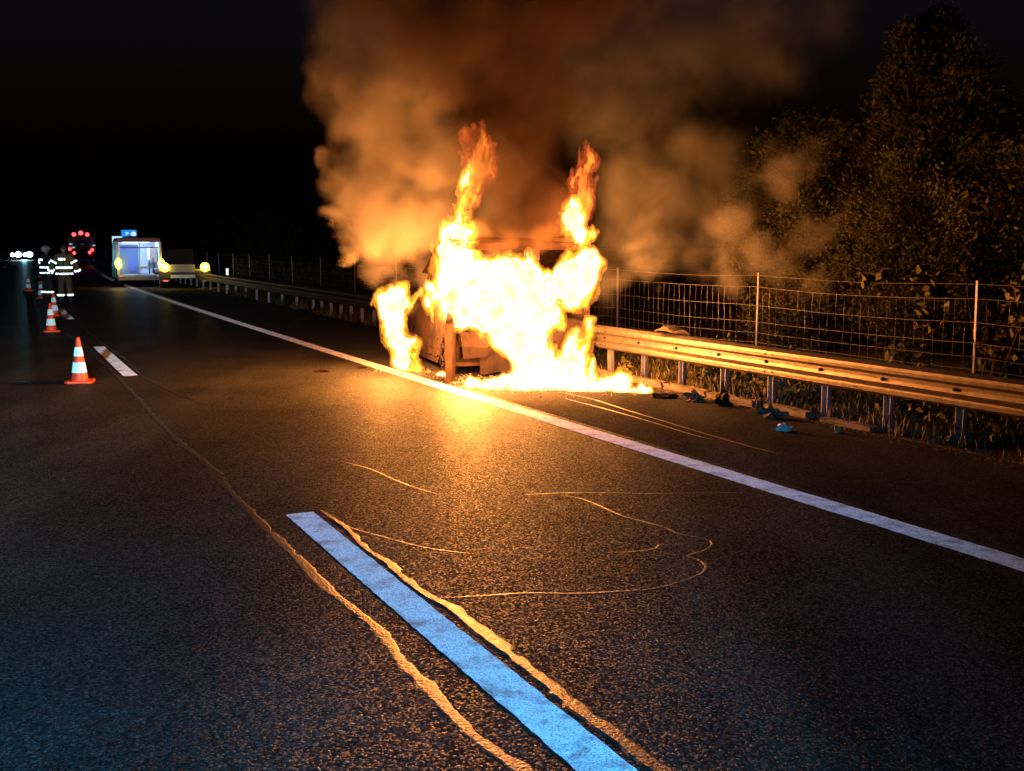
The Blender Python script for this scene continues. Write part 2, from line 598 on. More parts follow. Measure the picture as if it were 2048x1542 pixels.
def ribbon(name, pts, w, z, m, parent, wob=0.25, sub=10, h=0.0016):
    """raised bead of sealing compound along a wandering line"""
    pts = [Vector((p[0], p[1], 0)) for p in pts]
    out = []
    for i in range(len(pts) - 1):
        p0 = pts[max(i - 1, 0)]; p1 = pts[i]; p2 = pts[i + 1]; p3 = pts[min(i + 2, len(pts) - 1)]
        n = max(2, int((p2 - p1).length / 0.03)) if (p2 - p1).length < 3 else 60
        n = min(n, 60)
        for k in range(n):
            t = k / n
            out.append(0.5 * ((2 * p1) + (-p0 + p2) * t + (2 * p0 - 5 * p1 + 4 * p2 - p3) * t * t + (-p0 + 3 * p1 - 3 * p2 + p3) * t ** 3))
    out.append(pts[-1])
    bm = bmesh.new()
    prev = None
    N = len(out)
    ph = random.random() * 100
    A = np.array([[p.x * 6 + ph, p.y * 6, 0.5] for p in out])
    n1 = fbm(A, 3); n2 = fbm(A * 1.7 + 31, 3)
    for i, p in enumerate(out):
        d = (out[min(i + 1, N - 1)] - out[max(i - 1, 0)])
        if d.length < 1e-6: continue
        d.normalize()
        nn = Vector((-d.y, d.x, 0))
        ww = (w[0] + (w[1] - w[0]) * i / N) if hasattr(w, '__len__') else w
        e = min(1, i / 6, (N - 1 - i) / 6) * 0.85 + 0.15
        a = ww * e * (0.5 + wob * n1[i]); b = ww * e * (0.5 + wob * n2[i])
        c = p + nn * (0.25 * ww * n2[i])
        cur = [bm.verts.new((q.x, q.y, zz)) for q, zz in ((c + nn * a, 0.0005), (c + nn * a * 0.7, z + h * random.uniform(.6, 1.1)), (c, z + h * random.uniform(.8, 1.5)), (c - nn * b * 0.7, z + h * random.uniform(.6, 1.1)), (c - nn * b, 0.0005))]
        if prev:
            for k in range(4):
                bm.faces.new((prev[k], prev[k + 1], cur[k + 1], cur[k]))
        prev = cur
    return obj(name, bm, m, parent, smooth=False)


seamA = [(-10.300, 25.298), (-8.650, 22.103), (-7.575, 19.888), (-6.658, 17.997), (-5.262, 15.059), (-4.173, 12.706), (-3.389, 11.066), (-2.94, 10.193), (-2.495, 9.219), (-1.831, 7.802), (-1.463, 7.051), (-1.147, 6.369), (-0.942, 5.999), (-0.758, 5.667), (-0.636, 5.405), (-0.544, 5.132), (-0.399, 4.826), (-0.267, 4.527), (-0.13, 4.261), (0.04, 3.995), (0.191, 3.737)]
seamB = [(-1.461, 8.182), (-1.192, 7.659), (-0.98, 7.136), (-0.791, 6.787), (-0.726, 6.624), (-0.503, 6.151), (-0.345, 5.913), (-0.167, 5.537), (-0.035, 5.265), (0.131, 4.914), (0.256, 4.632), (0.37, 4.403), (0.473, 4.194), (0.567, 3.995), (0.683, 3.773)]
seamC = [(-9.964, 25.743), (-8.320, 22.329), (-7.153, 19.979), (-6.298, 18.147), (-5.564, 16.556), (-4.607, 14.903), (-3.747, 13.504)]
seamD = [(-2.955, 10.293), (-2.764, 9.862), (-2.503, 9.428)]
ribbon('tar_seam', seamA, (0.075, 0.065), 0.0012, M['tar'], road, 0.6)
ribbon('tar_seam', seamB, (0.045, 0.09), 0.005, M['tar'], road, 0.6)
ribbon('tar_seam', seamC, (0.08, 0.025), 0.001, M['tar'], road, 0.3)
ribbon('tar_seam', seamD, 0.05, 0.002, M['tar'], road)
for c, w in (([(-1.434, 8.026), (-1.156, 7.659), (-0.915, 7.428), (-0.58, 7.136), (-0.258, 6.98)], 0.018),
             ([(-0.426, 6.079), (-0.184, 6.115), (0.104, 6.17), (0.364, 6.16), (0.658, 6.207), (0.809, 6.244), (0.955, 6.34), (1.152, 6.541), (1.219, 6.71), (1.191, 6.865), (1.138, 6.934), (1.276, 7.075), (1.353, 7.248), (1.326, 7.363)], 0.02),
             ([(-1.606, 10.096), (-1.278, 9.726), (-1.004, 9.259), (-0.806, 8.965), (-0.581, 8.688)], 0.02),
             ([(0.065, 8.688), (0.431, 8.76), (0.797, 8.76), (1.12, 8.742), (1.528, 8.76), (1.939, 8.778)], 0.018),
             ([(0.387, 8.688), (0.541, 8.565), (0.68, 8.311), (0.806, 8.026), (0.968, 7.816), (1.092, 7.659), (1.172, 7.481), (1.326, 7.363)], 0.02),
             ([(0.577, 7.016), (0.775, 7.028), (0.95, 7.112), (0.995, 7.198), (1.15, 7.222)], 0.018),
             ([(-11.5, 15.9), (-9.5, 16.0), (-7.977, 16.065), (-7.415, 16.125), (-6.921, 16.006), (-6.408, 16.006)], 0.06),
             ([(0.656, 14.903), (1.025, 14.311), (1.433, 13.214), (1.748, 12.412), (2.101, 11.512), (2.381, 10.841), (2.585, 10.443)], 0.035),
             ([(0.696, 14.311), (1.092, 13.504), (1.532, 12.521), (1.899, 11.575), (2.099, 11.211)], 0.03)):
    ribbon('crack_seal', c, w, 0.001, M['tar'], road, 0.35, h=0.0008)

# verge: uneven soil beyond the shoulder
n_s, n_o = 420, 26
V = []
for i in range(n_s):
    s = -20 + i * 0.35 if i < 300 else 85 + (i - 300) * 2.0
    for j in range(n_o):
        o = SH - 0.02 + (j / (n_o - 1)) ** 1.7 * 22
        V.append((*P(s, o)[:2], 0))
V = np.array(V, float)
nz = fbm(np.c_[V[:, :2] * 2.2, np.zeros(len(V))], 4)
jj = np.tile(np.arange(n_o), n_s)
oo = (jj / (n_o - 1)) ** 1.7 * 22
V[:, 2] = -0.012 + np.clip(oo / 0.35, 0, 1) * (0.035 + 0.05 * nz) + np.clip((oo - 2.6) / 18, 0, 1) * 1.4 * (1 + 0.4 * nz)
F = []
for i in range(n_s - 1):
    for j in range(n_o - 1):
        a = i * n_o + j
        F.append((a, a + 1, a + n_o + 1, a + n_o))
tag(npmesh('verge', V, np.array(F), M['soil'], smooth=True), kind='structure')

# ------------------------------------------------------------------ kerb slabs along the shoulder edge
kerb = empty('kerb', P(0, SH), 0, 'low chipped concrete kerb at the foot of the guardrail posts', 'kerb')
kerb.location = (0, 0, 0)
s = S_at((0.6, 12.2))
k = 0
for k in range(1, 16):
    s0 = 3.2 + k * 1.02
    if s0 > 15: break
    L = 0.96 if k > 2 else 0.8
    bm = bmesh.new()
    hgt = 0.075 if k > 1 else 0.05
    a = P(s0, SH + 0.02); b = P(s0 + L, SH + 0.02)
    mid = (a + b) / 2; mid.z = hgt / 2 - 0.012
    box(bm, mid + Vector((math.cos(heading(s0)) * .06, math.sin(heading(s0)) * .06, 0)), (0.13, L, hgt + 0.03),
        Matrix.Rotation(heading(s0) + random.uniform(-.02, .02), 3, 'Z'))
    bmesh.ops.subdivide_edges(bm, edges=bm.edges[:], cuts=3, use_grid_fill=True)
    for v in bm.verts:
        v.co += Vector((random.uniform(-.01, .01), random.uniform(-.01, .01), random.uniform(-.012, .008)))
    obj('kerb_stone', bm, M['concrete'], kerb)

# ------------------------------------------------------------------ guardrail
OG = offset_of((2.38, 15.11))
GO = np.mean([offset_of(p) for p in ((2.38, 15.11), (2.78, 14.17), (3.22, 13.42), (3.68, 12.71), (4.08, 11.7), (4.53, 10.92))])
SP = S_at((4.53, 10.92))
print('guardrail offset', GO, 'post s', SP)
rail = empty('guardrail', (0, 0, 0), 0, 'long galvanised steel guardrail with corrugated beam beside the hard shoulder', 'guardrail')
# W profile: (offset towards the road, height)
prof = [(0.0, 0.40), (-0.03, 0.405), (-0.085, 0.435), (-0.09, 0.475), (-0.085, 0.495), (-0.015, 0.535), (-0.01, 0.575), (-0.015, 0.615), (-0.085, 0.655), (-0.09, 0.69), (-0.085, 0.72), (-0.03, 0.745), (0.005, 0.755)]
seg_len = 4.0
for k in range(-5, 22):
    s0 = SP - 1.35 + k * seg_len
    bm = bmesh.new()
    th = 0.004
    lap = 0.3
    ns = 4
    rows = []
    for i in range(ns + 1):
        s = s0 + (seg_len + lap) * i / ns
        dz = -0.004 * (1 - i / ns)
        off = -0.006 * (i / ns)
        rows.append([bm.verts.new(P(s, GO - 0.06 + p + off, q)) for p, q in prof])
    for a, b in zip(rows, rows[1:]):
        for j in range(len(prof) - 1):
            bm.faces.new((a[j], a[j + 1], b[j + 1], b[j]))
    bmesh.ops.solidify(bm, geom=bm.faces[:], thickness=th)
    rp = obj('rail_panel', bm, M['galv'], rail, smooth=False)
    if -3 <= k <= 6:
        for zz in (0.47, 0.68):
            for ds in (0.08, 0.22):
                bm = bmesh.new()
                p = P(s0 + ds, GO - 0.152, zz)
                sphere(bm, p, 0.014, 8, 5)
                obj('splice_bolt', bm, M['bolt'], rail)
post_me = None
for k in range(-2, 42):
    s = SP + k * (0.98 if k < 26 else 0.98)
    if k >= 26:
        s = SP + 25 * 0.98 + (k - 25) * 2.0
    h = heading(s)
    if post_me is None:
        bm = bmesh.new()
        # C section, web to the road
        pts = [(-0.03, -0.05), (0.03, -0.05), (0.03, -0.044), (-0.024, -0.044), (-0.024, 0.044), (0.03, 0.044), (0.03, 0.05), (-0.03, 0.05)]
        prism(bm, pts, 2, -0.1, 0.66)
        o = obj('post', bm, M['galv_dark'], rail)
        post_me = o.data
    else:
        o = bpy.data.objects.new('post', post_me); C.objects.link(o); o.parent = rail
    o.location = P(s, GO + 0.03, 0.0)
    o.rotation_euler = (random.uniform(-.012, .012), random.uniform(-.015, .015), h + R(180) + R(90) * 0)
    if -2 <= k < 16:
        # spacer and bolt
        bm = bmesh.new()
        box(bm, P(s, GO - 0.035, 0.575), (0.06, 0.09, 0.12), Matrix.Rotation(h, 3, 'Z'))
        obj('spacer', bm, M['galv_dark'], rail)
        bm = bmesh.new()
        c = P(s, GO - 0.078, 0.575)
        cyl(bm, c, P(s, GO - 0.105, 0.575), 0.02, 0.015, 8)
        obj('bolt', bm, M['bolt'], rail)
# curled metal scrap hanging over the rail near the van
sc = empty('bent_metal_sheet', P(S_at((0.3, 14.6)), GO - 0.02, 0.75), heading(12) + R(8), 'curled piece of scorched sheet metal lying on the rail beside the fire', 'metal scrap')
bm = bmesh.new()
rows = []
for i in range(9):
    t = i / 8
    a = math.pi * (0.15 + 0.9 * t)
    rows.append([bm.verts.new((-0.16 * math.cos(a) + random.uniform(-.008, .008), -0.28 + 0.14 * j + 0.03 * math.sin(3 * t + j), 0.005 + 0.14 * math.sin(a) * (1 - 0.35 * abs(j - 1.5)) + random.uniform(-.01, .01))) for j in range(4)])
for a, b in zip(rows, rows[1:]):
    for j in range(3):
        bm.faces.new((a[j], a[j + 1], b[j + 1], b[j]))
bmesh.ops.solidify(bm, geom=bm.faces[:], thickness=0.006)
obj('curled_sheet', bm, M['ash'], sc)

# ------------------------------------------------------------------ wire fence
fence = empty('wire_fence', (0, 0, 0), 0, 'tall wire mesh fence on thin steel posts behind the guardrail', 'fence')
OF = offset_of((3.62, 16.2))
SF = S_at((3.62 - math.cos(R(25.5)) * OF, 16.2 - math.sin(R(25.5)) * OF))
SF1 = S_at((5.3 - math.cos(R(25.5)) * OF, 12.63 - math.sin(R(25.5)) * OF))
D = SF - SF1
print('fence', OF, SF, SF1, D)
posts_s = [SF + D * k for k in range(-4, 14)]
for k, s in enumerate(posts_s):
    bm = bmesh.new()
    lean = random.uniform(-.02, .02)
    p = P(s, OF)
    box(bm, (0, 0, 0.78), (0.024, 0.036, 1.64))
    bmesh.ops.subdivide_edges(bm, edges=[e for e in bm.edges if abs(e.verts[0].co.z - e.verts[1].co.z) > 1], cuts=2)
    o = obj('fence_post', bm, M['galv_dark'], fence, bevel=0.004)
    o.location = p
    o.rotation_euler = (lean * .4, lean * .5, heading(s))
wz = [1.56, 1.39, 1.12, 0.88, 0.72, 0.58, 0.44, 0.32, 0.2, 0.08]
for zi, z in enumerate(wz):
    bm = bmesh.new()
    pts = []
    for k in range(len(posts_s) - 1):
        for t in np.linspace(0, 1, 9)[:-1]:
            s = posts_s[k] + D * t
            sag = -0.03 * math.sin(math.pi * t) * (1 + 0.5 * math.sin(k * 2.3 + zi))
            pts.append(P(s, OF - 0.024, z + sag + random.uniform(-.004, .004)))
    tube(bm, pts, 0.0025 if zi != 0 else 0.002, 4)
    obj('fence_wire', bm, M['wire'], fence)
bm = bmesh.new()
for k in range(2, len(posts_s) - 4):
    n = 26
    for i in range(1, n):
        s = posts_s[k] + D * i / n
        j = random.uniform(-.01, .01)
        top = wz[1] - 0.03 * math.sin(math.pi * i / n)
        ptsv = [P(s + j * math.sin(q * 3 + i), OF - 0.028 + 0.006 * math.sin(q * 5 + i), 0.06 + (top - 0.06) * q / 6) for q in range(7)]
        tube(bm, ptsv, 0.0016, 3)
v = obj('fence_mesh', bm, M['wire'], fence)
tag(v, kind='stuff')


# ------------------------------------------------------------------ vegetation
def leaf_cloud(name, centers, n, size, m, parent=None, flat=0.0, aspect=1.6):
    """centers: (x,y,z,rx,ry,rz,weight); leaves as bent quads scattered through the lobes"""
    c = np.array([q[:6] for q in centers]); w = np.array([q[6] for q in centers], float); w /= w.sum()
    idx = rng.choice(len(c), n, p=w)
    d = rng.normal(size=(n, 3)); d /= np.linalg.norm(d, axis=1)[:, None]
    rad = rng.random(n) ** 0.45
    p = c[idx, :3] + d * rad[:, None] * c[idx, 3:6]
    nz = fbm(p * 1.6, 3)
    keep = nz > -0.28 + 0.3 * (rng.random(n) - 0.5)
    p = p[keep]; n = len(p)
    p += fbm(p * 3.1 + 9, 2)[:, None] * 0.15
    a = rng.normal(size=(n, 3)); a /= np.linalg.norm(a, axis=1)[:, None]
    b = np.cross(a, rng.normal(size=(n, 3))); b /= np.linalg.norm(b, axis=1)[:, None]
    sz = size * (0.5 + rng.random(n))[:, None]
    cdir = np.cross(a, b)
    v0 = p - a * sz * 0.5 * aspect
    v1 = p + b * sz * 0.5 + cdir * sz * 0.12
    v2 = p + a * sz * 0.5 * aspect
    v3 = p - b * sz * 0.5 + cdir * sz * 0.12
    V = np.stack([v0, v1, v2, v3], 1).reshape(-1, 3)
    F = np.arange(n * 4).reshape(n, 4)
    return npmesh(name, V, F, m, parent)


def tree(name, x, y, z0, height, lobes, n, size, m, label, cat='tree', group=None, trunk_r=0.1, trunks=1, twigs=14):
    t = empty(name, (x, y, z0), 0, label, cat, group)
    bm = bmesh.new()
    for q in range(trunks):
        dx = random.uniform(-.3, .3) * (trunks > 1); dy = random.uniform(-.3, .3) * (trunks > 1)
        pts = [(dx * i / 3 + 0.06 * math.sin(i * 1.7 + q), dy * i / 3 + 0.05 * math.cos(i * 2.1), height * 0.95 * i / 8) for i in range(9)]
        tube(bm, pts, [trunk_r * (1 - 0.88 * i / 8) for i in range(9)], 7)
        for j in range(twigs):
            f = random.uniform(0.2, 0.9)
            b = Vector(pts[int(f * 8)])
            ang = random.uniform(0, 6.28)
            L = random.uniform(0.3, 0.8) * height * 0.22
            e = b + Vector((math.cos(ang) * L, math.sin(ang) * L, L * random.uniform(.5, 1.1)))
            mid = (b + e) / 2 + Vector((0, 0, -0.05 * L))
            tube(bm, [b, mid, e], [trunk_r * 0.35 * (1 - f * .6), trunk_r * 0.2, trunk_r * 0.06], 5)
    obj('trunk', bm, M['bark'], t, smooth=True)
    leaf_cloud('crown', lobes, n, size, m, t)
    return t


def lob(*L):
    out = []
    for (x, y, z, r, *k) in L:
        kz = k[0] if k else 1.0
        out.append((x, y, z, r, r, r * kz, r ** 2))
    return out


def spray_tree(name, x, y, z0, height, profile, n_br, leaves, size, m, label, cat='tree', group=None, trunk_r=0.08, up=0.6, ecc=1.0):
    """profile: [(relative height, reach in metres)]; leaves hang in sprays along every branch"""
    t = empty(name, (x, y, z0), 0, label, cat, group)
    bm = bmesh.new()
    tp = [(0.10 * math.sin(i * 1.3 + x), 0.08 * math.cos(i * 1.9 + y), height * i / 9) for i in range(10)]
    tube(bm, tp, [trunk_r * (1 - 0.93 * i / 9) for i in range(10)], 7)
    C_, A_ = [], []
    for b in range(n_br):
        f = 0.06 + 0.92 * (b + random.random()) / n_br
        reach = np.interp(f, [p[0] for p in profile], [p[1] for p in profile]) * random.uniform(.55, 1.12)
        ang = random.random() * 6.283
        base = Vector(tp[min(9, int(f * 9))]); base.z = f * height
        e = base + Vector((math.cos(ang) * reach * ecc, math.sin(ang) * reach, reach * up * random.uniform(.3, 1.3)))
        mid = base.lerp(e, .5) + Vector((0, 0, -.10 * reach))
        tube(bm, [base, mid, e], [trunk_r * .28 * (1.1 - f), trunk_r * .16 * (1.1 - f) + .003, .003], 4)
        nl = int(leaves * (0.3 + reach))
        tt = np.sqrt(rng.random(nl))
        p0, p1, p2 = np.array(base), np.array(mid), np.array(e)
        pt = ((1 - tt) ** 2)[:, None] * p0 + (2 * tt * (1 - tt))[:, None] * p1 + (tt ** 2)[:, None] * p2
        spread = (0.05 + 0.13 * (1 - np.abs(tt - .6)))[:, None] * (0.5 + 0.5 * reach)
        pt = pt + rng.normal(size=(nl, 3)) * spread * np.array([1, 1, .8])
        C_.append(pt)
        A_.append(np.repeat(((p2 - p0) / (np.linalg.norm(p2 - p0) + 1e-6))[None], nl, 0))
    obj('trunk', bm, M['bark'], t, smooth=True)
    p = np.concatenate(C_); ax = np.concatenate(A_)
    n = len(p)
    a = ax + rng.normal(size=(n, 3)) * .7; a /= np.linalg.norm(a, axis=1)[:, None]
    b = np.cross(a, rng.normal(size=(n, 3))); b /= np.linalg.norm(b, axis=1)[:, None]
    sz = size * (0.35 + 1.1 * rng.random(n) ** 2)[:, None]
    V = np.stack([p - a * sz * .8, p + b * sz * .38, p + a * sz * .8, p - b * sz * .38], 1).reshape(-1, 3)
    npmesh('crown', V, np.arange(n * 4).reshape(n, 4), m, t)
    return t


spray_tree('tall_tree', 8.15, 21.5, 0.4, 6.1, [(0, .9), (.15, 1.6), (.35, 1.7), (.55, 1.25), (.75, .85), (.9, .4), (1, .1)], 330, 170, 0.07, M['leaf'],
           'tallest tree on the right, its feathery crown narrowing to a ragged tip', trunk_r=0.1)
spray_tree('slender_tree', 7.4, 21.0, 0.4, 5.7, [(0, .5), (.4, .9), (.7, .75), (.9, .35), (1, .1)], 130, 130, 0.065, M['leaf'],
           'slender tree leaning against the left side of the tallest tree', trunk_r=0.06)
spray_tree('broad_tree', 6.0, 22.5, 0.4, 4.1, [(0, .9), (.3, 1.5), (.6, 1.45), (.85, 1.0), (1, .4)], 230, 150, 0.07, M['leaf'],
           'lower round topped tree between the smoke and the tallest tree', trunk_r=0.09, up=.4)
for (x, y, h, r, lb) in ((4.9, 18.9, 2.4, .95, 'bushy shrub behind the middle fence post, half veiled by smoke'),
                         (6.5, 17.6, 3.1, 1.15, 'large dark shrub between the two right hand fence posts'),
                         (8.2, 16.8, 3.4, 1.2, 'high shrub filling the gap under the tall tree at right'),
                         (9.6, 17.5, 2.9, 1.2, 'dark shrub at the right edge of the picture, behind the bramble')):
    spray_tree('hedge_shrub', x, y, 0.1, h, [(0, r), (.4, r * 1.15), (.75, r * .9), (1, r * .35)], 190, 190, 0.046, M['leaf'], lb, 'shrub', 'shrubs behind the wire fence', trunk_r=.04, up=.7)
tree('bramble_bush', 6.15, 12.9, 0.05, 1.7,
     lob((0, 0, 1.4, .35), (.35, .1, 1.1, .5), (.1, .1, .7, .5), (-.25, .3, .4, .4), (.5, 0, .5, .5), (.55, .2, 1.5, .35)),
     4200, 0.085, M['leaf_b'], 'bramble with pale lit leaves at the right edge, beside the last fence post', 'bush', trunk_r=0.025, twigs=16)
tree('climbing_plant', 5.05, 13.9, 0.05, 1.55,
     lob((0, 0, 1.5, .16), (.15, -.1, 1.42, .2), (-.3, .2, 1.58, .12), (-.45, .3, 1.6, .08), (.15, -.1, 1.0, .2), (0, 0, .5, .3)),
     520, 0.08, M['leaf_b'], 'thin climber with yellow green leaves on the wires left of the right fence post', 'plant', trunk_r=0.012, twigs=8)

# dried flower heads beside the right fence post
dp = empty('dried_flower_plant', (5.45, 12.55, 0.02), 0, 'dead stalks with round pale seed heads right of the last fence post', 'plant')
for (dx, z) in ((-.05, 1.02), (-.04, .93), (-.09, .84), (.08, .80), (.09, .70), (.34, 1.03), (-.02, 1.2), (-.32, 1.72)):
    bm = bmesh.new()
    tube(bm, [(0.02, 0, 0), (dx * .5, 0, z * .5), (dx, 0, z)], [.006, .005, .003], 5)
    st = obj('stalk', bm, M['dryleaf'], dp)
    V = []
    n = 160
    d = rng.normal(size=(n, 3)); d /= np.linalg.norm(d, axis=1)[:, None]
    p = np.array([dx, 0, z]) + d * (0.034 * (0.6 + 0.4 * rng.random(n))[:, None])
    b = np.cross(d, rng.normal(size=(n, 3))); b /= np.linalg.norm(b, axis=1)[:, None]
    V = np.stack([p - b * .006, p + b * .006, p + d * .016], 1).reshape(-1, 3)
    npmesh('seed_head', V, np.arange(n * 3).reshape(n, 3), M['dryleaf'], dp)


# grass and weeds under and behind the guardrail
def grass(name, s0, s1, o0, o1, n, h, m, w=0.006, dens=None, lean=0.5):
    s = rng.uniform(s0, s1, n); o = rng.uniform(o0, o1, n)
    xs = np.interp(s, _S, _E[:, 0]); ys = np.interp(s, _S, _E[:, 1])
    hd = np.radians(np.interp(s, [0, 45, 75], [25.7, 24.5, 22.3]))
    x = xs + np.cos(hd) * o; y = ys + np.sin(hd) * o
    k = fbm(np.c_[x * 1.8, y * 1.8, np.zeros(n)], 3) + 0.15 * rng.random(n)
    keep = k > -0.12
    x, y, k = x[keep], y[keep], k[keep]; n = len(x)
    hh = h * (0.35 + rng.random(n)) * (0.6 + np.clip(k, 0, 1))
    a = rng.uniform(0, 6.28, n)
    lx = np.cos(a) * hh * lean * rng.random(n); ly = np.sin(a) * hh * lean * rng.random(n)
    wx = -np.sin(a + 1) * w; wy = np.cos(a + 1) * w
    z0 = np.full(n, -0.01)
    V = np.stack([np.c_[x - wx, y - wy, z0], np.c_[x + wx, y + wy, z0], np.c_[x + lx * .4 + wx * .6, y + ly * .4 + wy * .6, hh * .6], np.c_[x + lx, y + ly, hh]], 1).reshape(-1, 3)
    F = np.arange(n * 4).reshape(n, 4)
    return tag(npmesh(name, V, F, m), kind='stuff')


g = grass('grass', -8, 40, SH + 0.12, SH + 4.5, 90000, 0.22, M['grass'])
g = grass('dry_grass', -8, 30, SH + 0.02, SH + 2.0, 14000, 0.2, M['dryleaf'], 0.005)
# ivy-like ground weeds
cs = []
for i in range(90):
    s = random.uniform(-4, 13); o = random.uniform(GO + 0.15, GO + 1.6)
    p = P(s, o)
    r = random.uniform(.12, .3)
    cs.append((p.x, p.y, random.uniform(.05, .4), r, r, r * .8, r * r))
wd = leaf_cloud('weeds', cs, 9000, 0.05, M['leaf_b'])
tag(wd, kind='stuff')
# leaf litter and grit along the shoulder edge
n = 2600
s = rng.uniform(-6, 12, n); o = SH - 0.02 - np.abs(rng.normal(size=n)) * 0.11
V = []; F = []
for i in range(n):
    p = P(float(s[i]), float(o[i]), 0.006 + random.random() * .012)
    a = random.random() * 6.28; q = random.uniform(.006, .02)
    e1 = Vector((math.cos(a), math.sin(a), random.uniform(-.3, .3))) * q; e2 = Vector((-math.sin(a), math.cos(a), random.uniform(-.3, .3))) * q * .6
    b = len(V)
    V += [p - e1, p + e2, p + e1, p - e2]; F.append((b, b + 1, b + 2, b + 3))
tag(pydata('leaf_litter', V, F, M['dryleaf']), kind='stuff')

# far roadside trees, their lack of light put into the leaf colour
far = [(-13.5, 62, 4.2), (-17, 72, 5.0), (-9.5, 55, 3.6), (-6.8, 47, 3.2), (-21.5, 84, 5.2), (-4.2, 38, 2.6)]
tiles = ['small', 'tall', 'medium', 'low', 'distant', 'nearest']
labs = ['dark tree above the amber lit tow truck, behind the guardrail', 'dark tree rising behind the ambulance with open doors', 'dark tree just right of the amber lit tow truck',
        'dark bush behind the far run of the guardrail', 'dark tree beyond the blue road signs', 'dark bush next to the left edge of the smoke']
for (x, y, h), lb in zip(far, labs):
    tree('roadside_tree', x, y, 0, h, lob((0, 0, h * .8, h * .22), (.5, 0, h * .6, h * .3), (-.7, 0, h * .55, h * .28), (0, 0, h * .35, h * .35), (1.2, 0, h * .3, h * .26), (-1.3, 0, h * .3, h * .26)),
         5000, 0.16, M['leaf_unlit'], lb, 'tree', 'dark trees beside the far road', trunk_r=0.12, twigs=8)

# ------------------------------------------------------------------ burning van
VA = R(16)
van = empty('burning_van', (-0.9, 16.55, 0), VA, 'burnt out van on the hard shoulder, engulfed in flames, roof front caved in', 'van')
W, HV = 2.2, 2.08
# local axes: x to the right, y towards the front of the van, z up


def side_poly():
    pts = [(0.0, 0.14), (0.18, 0.12)]
    for k in range(9):
        a = math.pi * (1 - k / 8); pts.append((0.72 + 0.36 * math.cos(a), 0.12 + 0.52 * math.sin(a)))
    pts += [(2.55, 0.10)]
    for k in range(9):
        a = math.pi * (1 - k / 8); pts.append((3.1 + 0.36 * math.cos(a), 0.12 + 0.52 * math.sin(a)))
    pts += [(3.8, 0.16), (3.86, 0.62), (3.7, 0.86), (2.7, 1.02), (2.5, 1.12), (1.2, 1.17), (0, 1.16)]
    return pts


def dent(bm, amt=0.02, sc=3):
    co = np.array([v.co[:] for v in bm.verts])
    if len(co) == 0: return
    n = np.stack([fbm(co * sc + k * 11, 3) for k in range(3)], 1) * amt
    for v, d in zip(bm.verts, n): v.co += Vector(d)


for x0 in (0.0, W - 0.05):
    bm = bmesh.new()
    prism(bm, side_poly(), 0, x0, x0 + 0.05)
    bmesh.ops.subdivide_edges(bm, edges=[e for e in bm.edges if e.calc_length() > .4], cuts=2)
    bmesh.ops.triangulate(bm, faces=bm.faces[:])
    dent(bm, .012)
    sp = obj('side_panel', bm, M['burnt'], van)
    # pillars and roof rail above the belt
    for (y0, z0, y1, z1, t, nm) in ((0.03, 1.15, 0.10, 2.02, .09, 'rear_pillar'), (1.12, 1.16, 1.02, 1.86, .07, 'door_pillar'), (2.5, 1.10, 0.62, 2.02, .06, 'windscreen_pillar'), (1.75, 1.13, 1.5, 1.60, .04, 'window_frame')):
        bm = bmesh.new()
        tube(bm, [(x0 + .025, y0, z0), (x0 + .025 + random.uniform(-.02, .02), (y0 + y1) / 2 + .02, (z0 + z1) / 2), (x0 + .025 + (0.05 if x0 == 0 else -0.05), y1, z1)], t * .55, 5)
        obj(nm, bm, M['burnt'], van)
# door skin creases on the side facing the road
for (z, y0, y1, t) in ((0.52, 1.0, 2.45, .02), (0.36, 1.0, 2.5, .014), (1.08, 0.1, 2.5, .018), (0.24, 1.0, 2.5, .02)):
    bm = bmesh.new()
    box(bm, (-0.012, (y0 + y1) / 2, z), (t, y1 - y0, t * 1.4))
    bmesh.ops.subdivide_edges(bm, edges=[e for e in bm.edges if e.calc_length() > .4], cuts=6)
    dent(bm, .02, 5)
    obj('trim_strip', bm, M['burnt'], van)
# roof
bm = bmesh.new()
rows = []
for i in range(14):
    t = i / 13
    y = -0.08 + t * 2.3
    r = []
    for j in range(13):
        u = j / 12
        z = HV + 0.05 * math.sin(math.pi * u) - 0.9 * max(0, t - 0.3) ** 1.3 - 0.10 * math.sin(math.pi * u) * t
        if i == 0: z -= 0.05
        x = -0.02 + u * (W + 0.06)
        r.append(bm.verts.new((x, y, z + 0.015 * math.sin(7 * u + 3 * t))))
    rows.append(r)
for a, b in zip(rows, rows[1:]):
    for j in range(12):
        bm.faces.new((a[j], a[j + 1], b[j + 1], b[j]))
bmesh.ops.solidify(bm, geom=bm.faces[:], thickness=0.035)
dent(bm, .03, 2)
obj('roof', bm, M['burnt_dark'], van, smooth=False)
# roof header above the rear opening with torn tabs
bm = bmesh.new()
box(bm, (W / 2, 0.0, HV - 0.10), (W, 0.06, 0.10))
bmesh.ops.subdivide_edges(bm, edges=[e for e in bm.edges if e.calc_length() > .4], cuts=8)
dent(bm, .02, 4)
obj('roof_header', bm, M['burnt_dark'], van)
bm = bmesh.new(); box(bm, (1.25, -0.01, HV - 0.22), (0.22, 0.05, 0.16)); dent(bm, .03, 4)
obj('brake_light_housing', bm, M['burnt'], van)
